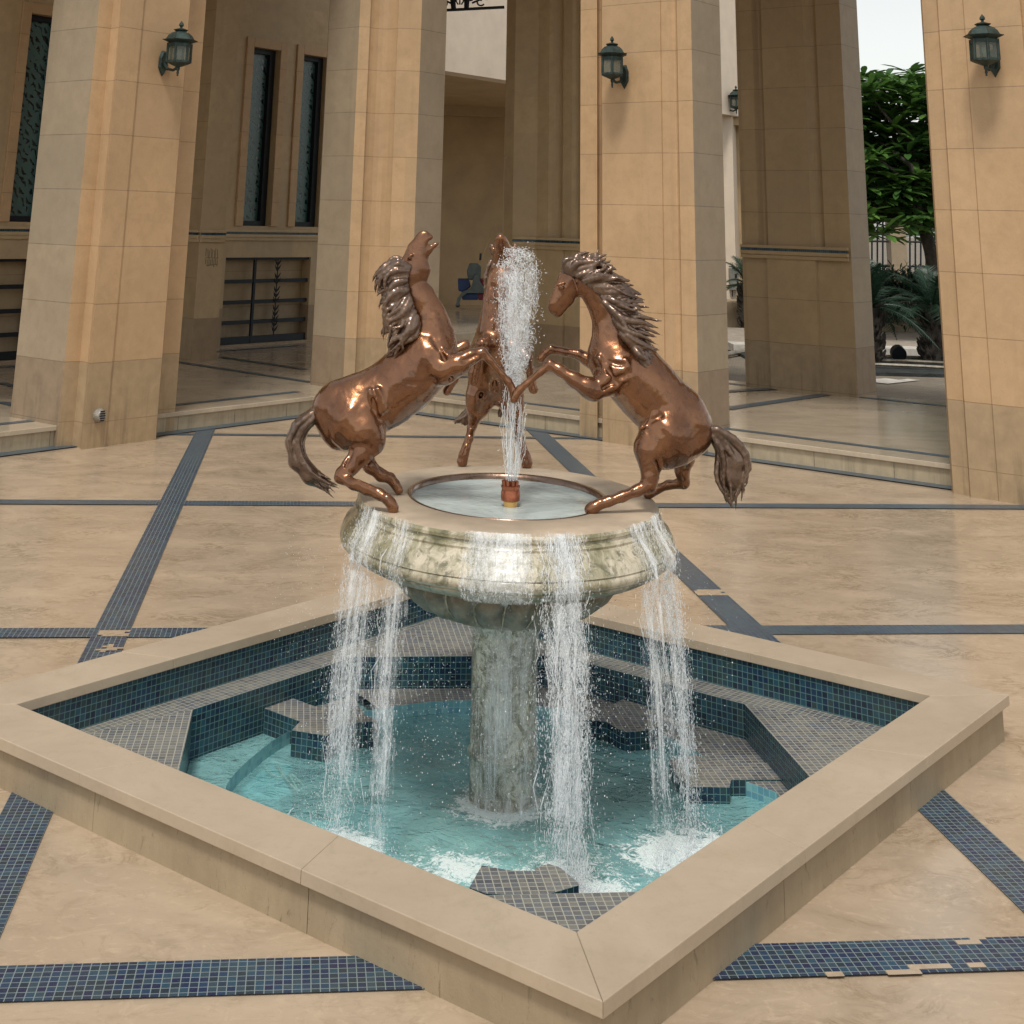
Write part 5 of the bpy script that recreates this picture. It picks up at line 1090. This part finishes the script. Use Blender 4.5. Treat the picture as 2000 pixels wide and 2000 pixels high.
for i in range(46):   # sinking ropes around it
    th=rn.uniform(0,6.28); z=rn.uniform(1.12,1.58) if i%6 else rn.uniform(.92,1.12); L=rn.uniform(.05,.20); pp=[]; ww=rn.uniform(-1,1)
    n=rn.randint(6,10)
    for k in range(n):
        zz=z-L*k/n
        if zz<.86: break
        cx_,cy_=jc(zz); R=jr(zz)*rn.uniform(.86,1.0) if i%3 else jr(zz)*rn.uniform(.3,.9); th+=ww*.08+rn.gauss(0,.12); pp.append((cx_+R*math.cos(th),cy_+R*math.sin(th),zz+rn.gauss(0,.004)))
    if len(pp)>2: mb.tube(pp,[rn.uniform(.0006,.0021) for _ in pp],5)
for i in range(1150):   # little loops and commas in the froth
    z=rn.uniform(1.14,1.60); cx_,cy_=jc(z); th=rn.uniform(0,6.28); R=jr(z)*math.sqrt(rn.random())*(1.02+.14*math.sin(th*2+z*31)+.10*math.sin(th*3-z*57))
    c=np.array([cx_+R*math.cos(th),cy_+R*math.sin(th),z]); a1=rn.uniform(0,6.28); sp=rn.uniform(2.,5.4); rad=rn.uniform(.0025,.012)*(1 if rn.random()<.5 else .6); tilt=rn.uniform(-1,1)
    n=7; pp=[c+np.array([math.cos(a1+sp*k/n)*rad,tilt*math.sin(a1+sp*k/n)*rad,math.sin(a1+sp*k/n)*rad*1.2]) for k in range(n+1)]
    mb.tube(pp,[rn.uniform(.0004,.0013) for _ in pp],5)
for i in range(2400):
    z=rn.uniform(.86,1.63) if rn.random()<.25 else rn.uniform(1.15,1.61); cx_,cy_=jc(z); R=jr(z)*(rn.uniform(.1,1.1) if rn.random()<.8 else 1+abs(rn.gauss(0,.3))); th=rn.uniform(0,6.28); mb.ball((cx_+R*math.cos(th),cy_+R*math.sin(th),z),rn.uniform(.0008,.0026),5,3)
o=mb.build('water_jet',M['spray'],smooth=True); tag(o,'frothing white jet of water rising from the nozzle in front of the back horse','water jet'); o['kind']='stuff'
# soft misty core of the jet
mv=MB()
for lay in range(3):
    prof=[]; 
    for k in range(27):
        z=.86+.72*k/26; prof.append(((jr(z))*(.45+.27*lay),z))
    nn=28
    for k in range(26):
        for j in range(nn):
            q=[]; uv=[]
            for (kk,jj) in ((k,j),(k,j+1),(k+1,j+1),(k+1,j)):
                r,z=prof[kk]; cx_,cy_=jc(z); th=2*math.pi*jj/nn; wr=1+.10*math.sin(3*th+kk*.9+lay)+.06*math.sin(5*th-kk*1.7); q.append((cx_+r*wr*math.cos(th),cy_+r*wr*math.sin(th),z)); uv.append((jj/nn*.35+lay,z*.5))
            e=min(1,(k+1)/4)*min(1,(26-k)/3); mv.quad(q,uv,(.52+.14*math.sin(k*.8+j*.45+lay*2) if k>11 else .03)*e)
o=mv.build('jet_mist',M['veil'],smooth=True); o['kind']='stuff'
# ------------------------------------------------------------------ beyond the arcade
def dplane(D): return hd*D
# passage: trolley, far porch
PB=27.
far=thing('porch_building','pale building with a deep brown shaded porch at the end of the passage','building',(3,PB,0))
a0=atD(850,300,20.0); a0=a0-e1*1.2; a1=a0+e1*16; zb=3.94
zb=float(atD(850,136,20.0)[2])
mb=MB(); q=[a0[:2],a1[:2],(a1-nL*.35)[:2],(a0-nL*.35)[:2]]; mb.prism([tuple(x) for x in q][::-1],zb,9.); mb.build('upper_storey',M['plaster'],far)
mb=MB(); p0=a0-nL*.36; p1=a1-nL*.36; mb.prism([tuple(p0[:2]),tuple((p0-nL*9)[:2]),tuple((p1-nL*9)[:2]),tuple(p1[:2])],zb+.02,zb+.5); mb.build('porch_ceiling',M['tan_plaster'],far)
mb=MB()
x0,x1=-6.,9.; yb=float(atz(900,596,PZ)[1])
mb.box(((x0+x1)/2,yb+.2,4.5),((x1-x0)/2,.2,4.5)); 
for py in (302,):
    z=float(atplane(900,py,(0,yb),(0,1))[2]); mb.box(((x0+x1)/2,yb+.0,z),((x1-x0)/2,.012,.02))
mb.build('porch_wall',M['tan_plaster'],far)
z=float(atplane(900,218,(0,yb),(0,1))[2]); mb=MB(); mb.box(((x0+x1)/2,yb-.15,z),((x1-x0)/2,.15,.10)); mb.build('porch_beam',M['wall'],far)
# cleaning trolley
DT=25.6
def T_(x,y,o=0): return atD(x,y,DT+o)
tr=thing('cleaning_trolley','grey cleaning trolley with blue and red buckets, parked against the far brown wall','trolley',tuple(T_(905,596)))
grey=simple('grey_plastic',(.10,.125,.12),.5); blue=simple('blue_plastic',(.015,.04,.12),.4); red=simple('red_plastic',(.18,.02,.035),.4)
def extr(mb,pts,th,o0=0.):
    n=len(pts); A_=[T_(x,y,o0) for x,y in pts]; B_=[T_(x,y,o0)+hd*th for x,y in pts]; mb.add(A_+B_,[tuple(range(n))[::-1],tuple(range(n,2*n))]+[(i,(i+1)%n,n+(i+1)%n,n+i) for i in range(n)])
mb=MB(); extr(mb,[(890,597),(893,583),(903,570),(920,562),(924,545),(928,536),(934,536),(938,550),(946,562),(960,571),(968,582),(972,597),(966,597),(962,584),(950,573),(912,573),(900,582),(897,597)],.06,-.02); mb.build('frame',grey,tr,bevel=.01)
mb=MB(); extr(mb,[(917,515),(934,515),(940,521),(939,545),(928,548),(914,546),(912,530)],.30,.05); mb.build('wringer',grey,tr,bevel=.02)
mb=MB(); extr(mb,[(894,545),(916,545),(920,560),(905,571),(895,568)],.34,.06); mb.build('bucket',blue,tr,bevel=.02); mb=MB(); extr(mb,[(901,573),(934,573),(934,586),(903,586)],.4,.04); mb.build('bucket',blue,tr,bevel=.02)
mb=MB(); extr(mb,[(936,544),(958,546),(960,566),(948,562),(940,556)],.34,.06); mb.build('bucket',red,tr,bevel=.02); mb=MB(); extr(mb,[(934,573),(962,573),(960,587),(934,586)],.4,.04); mb.build('bucket',red,tr,bevel=.02)
for x in (894,969):
    mb=MB(); c=T_(x,596,.1); mb.tube([c-hd*.03,c+hd*.03],.04,12); mb.build('wheel',M['iron'],tr)
mp=thing('mop','thin mop handle leaning from the trolley up to the right','mop',tuple(T_(934,520))); mb=MB(); mb.tube([T_(934,520,.1),T_(968,437,.5)],.012,8); mb.build('handle',simple('mop_wood',(.45,.33,.16),.6),mp)
mb=MB(); mb.tube([T_(938,508,.1),T_(939,495,.12)],.02,8); mb.build('grip',M['iron'],mp)
# iron scrollwork over the passage
DG=15.2
sg=thing('scroll_grille','black wrought iron scrollwork across the top of the passage','grille',tuple(atD(915,15,DG)))
G=lambda x,y:atD(x,y,DG)
mb=MB(); mb.tube([G(850,21),G(985,14)],.018,6); mb.tube([G(850,-60),G(985,-67)],.018,6); mb.build('bar',M['iron'],sg)
def spiral(cx,cy,r0,turn,sgn,st=0.):
    mb=MB(); mb.tube([G(cx+sgn*math.cos(st+t*turn)*(r0*(1-t*.75)),cy+math.sin(st+t*turn)*(r0*(1-t*.75))) for t in [i/16 for i in range(17)]],.010,5); mb.build('scroll',M['iron'],sg)
for (cx,cy,r,s_) in ((938,3,9,1),(868,6,8,-1),(917,-6,8,1),(889,-6,8,-1),(952,-12,12,-1),(858,-12,12,1)): spiral(cx,cy,r,5.2,s_,.6)
for a_,b_ in ((G(862,-3),G(884,8)),(G(922,6),G(945,-4))):
    mb=MB(); mb.tube([a_,b_],.012,5); mb.build('stay',M['iron'],sg)
mb=MB(); mb.tube([G(886,18),G(884,-5),G(890,-20)],[.03,.035,.02],6); mb.tube([G(911,17),G(912,-5),G(906,-20)],[.03,.035,.02],6); 
for (dx) in (-5,0,5): mb.tube([G(898+dx,-8),G(898+dx*1.5,2),G(898+dx*.6,9)],.009,5)
mb.build('medallion',M['iron'],sg)
# sunlit far wall with lantern and meter box (gap between pillar and dark pier)
fw_=thing('boundary_building','pale plastered building seen through the narrow gap right of the lantern pillar','building',tuple(atz(1425,625,0)))
b0=atz(1440,626,0); D_=b0@hd
mb=MB(); L0=b0-rt0*6; q=[tuple(L0[:2]),tuple(b0[:2]),tuple((b0+hd*1.8+rt0*.62)[:2]),tuple((L0+hd*4)[:2])]; mb.prism(q,-.02,9.5); mb.build('wall',M['plaster'],fw_)
def far_lantern():
    t=lantern('small lantern far away on the pale building, left of the dark pier',1402,215,b0,-hd,.95,None); t.rotation_euler=(0,0,0); return t
bx=atD(1433,545,D_-.05); mt=thing('meter_box','small grey electric box on the pale far building','box',tuple(bx))
mb=MB(); mb.box(bx,(.085,.06,.20),(rt0,hd,upz)); mb.build('case',simple('grey_painted_steel',(.22,.22,.20),.5),mt,bevel=.01)
mb=MB(); mb.box(bx+upz*.06-hd*.065+rt0*.03,(.02,.01,.035),(rt0,hd,upz)); mb.build('dial',M['iron'],mt); mb=MB(); mb.box(bx-upz*.25-rt0*.03,(.008,.008,.07),(rt0,hd,upz)); mb.build('conduit',M['iron'],mt)
q_=atplane(1428,208,b0,hd); lt=lantern('small lantern far away on the pale building, left of the dark pier',1418,212,b0,(-hd+rt0*.9),.62,None)
# pale lines and pipes lying on the paving
white=simple('white_line_paint',(.55,.52,.47),.8)
mb=MB()
def gline(mb,x0,y0,x1,y1,wd,z):
    a=atz(x0,y0,z);b=atz(x1,y1,z);d=(b-a)/np.linalg.norm(b-a);n=np.array([-d[1],d[0],0.]); mb.quad([a-n*wd/2,b-n*wd/2,b+n*wd/2,a+n*wd/2])
gline(mb,1380,670,1435,657,.12,-.012); gline(mb,1425,656,1470,657,.12,-.010); gline(mb,1380,660,1470,672,.12,-.008); gline(mb,1700,745,1750,741,.30,-.012); gline(mb,1722,748,1785,741,.16,-.010)
struct(mb.build('painted_lines',white))
mb=MB(); mb.tube([atz(1400,696,.03),atz(1475,682,.03)],.035,8); pp=mb.build('pipe',M['darkstone']); tag(pp,'dark pipe lying on the paving in the gap beside the dark pier','pipe')
mb=MB(); 
band(mb,kpt(12.2,SE-.06),kpt(-3,SE-.06),nR,.001,PZ)
# planting bed with kerbs
def gp(x,y,z=0.): return atz(x,y,z)
def depthrow(y,x=1760): return float(gp(x,y)@hd)
def slab(name,y0,y1,z,mat,xa=1600,xb=1950,h=.1,kind='structure'):
    D0_,D1_=depthrow(y0),depthrow(y1); mb=MB(); a=gp(xa,y0);b=gp(xb,y0+ (xb-xa)*.0);
    c0=hd*D0_;c1=hd*D1_; L=rt0*( 4.);R_=rt0*(16.); mb.prism([tuple((c0+L)[:2]),tuple((c0+R_)[:2]),tuple((c1+R_)[:2]),tuple((c1+L)[:2])],z-h,z); o=mb.build(name,mat); 
    if kind: struct(o)
    return o
soil=simple('dark_wet_soil',(.03,.035,.035),.85,var=.6,scale=5,bump=.6,bd=.05)
slab('planting_bed',732,697,.02,soil); slab('kerb',696,690,.10,white); slab('path',689,652,.03,simple('pale_path',(.34,.29,.24),.8)); 
k_=slab('low_wall',648,640,.42,M['cwall'],kind=None,h=.42); tag(k_,'low pale garden wall behind the palms in the right opening','wall')
mb=MB(); rn=random.Random(3)
for (y,z) in ((706,.06),(716,.05),(724,.05)):
    D_2=depthrow(y); pts=[hd*D_2+rt0*(5+.5*k)+upz*(z+.01*math.sin(k))+hd*.12*math.sin(k*.9+y) for k in range(20)]; mb.tube(pts,.022,6)
hz=mb.build('irrigation_hose',M['darkstone']); tag(hz,'black irrigation hoses lying across the planting bed','hose')
c=gp(1752,688,.12); sp_=thing('garden_spotlight','small black round spotlight standing in the planting bed','spotlight',tuple(gp(1752,697,.02)))
mb=MB(); mb.tube([c-hd*.10-upz*.02,c-hd*.02,c+hd*.1],[.10,.105,.05],14); mb.build('head',M['iron'],sp_); mb=MB(); mb.tube([c,gp(1752,697,.0)],.02,6); mb.build('stake',M['iron'],sp_)
leafm=[]
def leafmat(name,a,b,rough=.4):
    m=NT(name); pos=m.n('ShaderNodeNewGeometry').outputs['Position']; t_=m.n('ShaderNodeAttribute',attribute_name='tint').outputs['Fac']
    c=m.mix(t_,a,b); c=m.mix(m.ramp(m.noise(pos,3,3),[(.35,0),(.7,.5)]),c,[x*.5 for x in a])
    m.set(Base_Color=c,Roughness=rough,Specular_IOR_Level=.4); 
    tl=m.n('ShaderNodeBsdfTranslucent'); m.l(c,tl.inputs[0]); mx=m.n('ShaderNodeMixShader'); mx.inputs[0].default_value=.28; m.l(m.b.outputs[0],mx.inputs[1]); m.l(tl.outputs[0],mx.inputs[2]); m.l(mx.outputs[0],m.out.inputs[0]); return m.mat
M['leaf']=leafmat('glossy_broad_leaf',(.045,.12,.035),(.15,.30,.06)); M['palm']=leafmat('palm_leaflet',(.018,.05,.035),(.05,.10,.055)); M['hedge']=leafmat('hedge_leaf',(.02,.055,.035),(.05,.10,.06),.6)
M['bark']=simple('dark_bark',(.06,.05,.04),.9,var=.5,scale=12,bump=.8,bd=.03)
def leaf(mb,p,d,up,L,Wd,t):
    d=d/np.linalg.norm(d); s_=np.cross(d,up); s_/=np.linalg.norm(s_)+1e-9; u=np.cross(s_,d)
    prof=[(0,.08),(.3,.62),(.62,1.),(.86,.72),(1.,0.02)]; l=[];r=[];c=[]
    for (a,b) in prof:
        bend=-u*L*.18*a*a; q=p+d*L*a+bend; c.append(q); l.append(q+s_*Wd*b*.5+u*Wd*.16*b); r.append(q-s_*Wd*b*.5+u*Wd*.16*b)
    n=len(prof); mb.add(l+c+r,[(i,i+1,n+i+1,n+i) for i in range(n-1)]+[(n+i,n+i+1,2*n+i+1,2*n+i) for i in range(n-1)],None,t)
# broad leaved tree
TD=23.5
tree=thing('broadleaf_tree','glossy broad leaved tree filling the opening between the two right pillars','tree',tuple(atD(1835,690,TD)))
rn=random.Random(9); mb=MB(); lm=MB()
base=atD(1838,660,TD); fork=atD(1806,450,TD); mb.tube([base,atD(1830,560,TD),atD(1818,490,TD),fork],[.13,.12,.11,.10],10)
cent=[]
for i in range(430):
    x=rn.uniform(1610,1890); y=rn.uniform(140,462); 
    top=146+ (abs(x-1750)/140)**2*60+12*math.sin(x*.13)
    if y<top: y=top+rn.uniform(0,60)
    if y>425 and rn.random()<.4: y=rn.uniform(300,420)
    cent.append(atD(x,y,TD+rn.uniform(-1.3,1.6)))
for i,c in enumerate(cent):
    if i%4==0:
        mid=(c+fork)/2+np.array([rn.gauss(0,.3),rn.gauss(0,.3),.2]); mb.tube([fork,mid,c-upz*.1],[.06,.035,.016],6)
    ax=np.array([rn.gauss(0,.45),rn.gauss(0,.45),1.]); ax/=np.linalg.norm(ax); tb_=rn.random()
    for k in range(rn.randint(9,14)):
        an=k*2.4+rn.uniform(-.3,.3); el=rn.uniform(-.25,.75); side=np.array([math.cos(an),math.sin(an),0]); d=side*math.cos(el)+ax*math.sin(el)
        leaf(lm,c+d*.03,d,upz,rn.uniform(.26,.50),rn.uniform(.09,.16),min(1,max(0,tb_*.6+rn.uniform(0,.45))))
mb.build('trunk',M['bark'],tree,smooth=True); lm.build('crown',M['leaf'],tree,smooth=True)
def palm(x,yb,yt,D,label,seed,n=26,L=1.05):
    rn=random.Random(seed); t=thing('palm',label,'palm',tuple(atD(x,yb,D)),'small palms in the planting bed'); b=atD(x,yb,D); p=atD(x,yt,D); mb=MB()
    mb.tube([b-upz*.05,b*.5+p*.5,p],[.14,.13,.12],12)
    for i in range(110):
        u=rn.random(); an=rn.uniform(0,6.28); c=b*(1-u)+p*u; o=np.array([math.cos(an),math.sin(an),0]); mb.tube([c+o*.10,c+o*.17+upz*.05,c+o*.20+upz*.11],[.03,.024,.008],5)
    mb.build('trunk',M['bark'],t)
    lm=MB()
    for i in range(n):
        an=i*2.39996+rn.uniform(-.2,.2); el=rn.uniform(.1,1.35); d=np.array([math.cos(an)*math.cos(el),math.sin(an)*math.cos(el),math.sin(el)]); LL=L*rn.uniform(.75,1.1); pts=[]
        for k in range(9):
            u=k/8; pts.append(p+d*LL*u-upz*LL*.55*u*u*(1.1-el*.3))
        lm.tube(pts,[.014*(1-k/9)+.003 for k in range(9)],5,t=.6)
        for k in range(1,34):
            u=k/34; i0=min(int(u*8),7); v=u*8-i0; c=pts[i0]*(1-v)+pts[i0+1]*v; tg=pts[i0+1]-pts[i0]; tg/=np.linalg.norm(tg); sd_=np.cross(tg,upz); sd_/=np.linalg.norm(sd_)+1e-9
            ll=.30*math.sin(math.pi*min(1,u*.9+.12))*LL/1.2
            for s_ in(-1,1):
                e=c+(sd_*s_*.75+tg*.6-upz*.25+upz*.3*rn.random())*ll; wv=tg*.010; lm.add([c-wv,c+wv,e],[(0,1,2)],None,rn.random())
    lm.build('fronds',M['palm'],t)
palm(1822,702,604,19.3,'palm with a dark shaggy trunk standing in the planting bed of the right opening',4)
palm(1700,704,600,19.0,'palm mostly hidden behind the pale jamb at the left of the right opening',5)
palm(1462,640,560,25.,'palm whose frond tips show beside the far meter box',6,20,.9)
# clipped hedge
hD=25.2; mb=MB(); rn=random.Random(14); lm=MB()
for i in range(5200):
    x=rn.uniform(1640,1900); y=rn.triangular(522,640,560); c=atD(x,y,hD+rn.uniform(-.5,.6)); 
    d=np.array([rn.gauss(0,1),rn.gauss(0,1),rn.gauss(.3,1)]); d/=np.linalg.norm(d); leaf(lm,c,d,upz,rn.uniform(.10,.2),rn.uniform(.03,.055),rn.random())
h_=lm.build('hedge',M['hedge']); tag(h_,'dense green shrub hedge below the metal fence','hedge')
# metal fence with stone post
fD=30.
fe=thing('metal_fence','dark pointed metal fence with rails behind the tree and hedge','fence',tuple(atD(1700,600,fD)))
mb=MB(); F_=lambda x,y:atD(x,y,fD)
for y in (432,458,472,520): 
    mb.tube([F_(1560,y-3),F_(1960,y+3)],.022,5)
for i in range(36):
    x=1565+i*10.6
    if 1733<x<1770: continue
    mb.tube([F_(x,432),F_(x,600)],.020,5); mb.tube([F_(x-5.3,448),F_(x,440),F_(x+5.3,448)],.016,4)
mb.build('railing',M['iron'],fe)
q=F_(1752,500); po=thing('fence_post','square tan stone post in the metal fence','post',(q[0],q[1],0)); mb=MB(); mb.box((q[0],q[1],1.05),(.165,.165,1.15),(rt0,hd,upz)); mb.build('shaft',M['jamb'],po); mb=MB(); mb.box((q[0],q[1],2.25),(.20,.20,.05),(rt0,hd,upz)); mb.build('cap',M['jamb'],po)
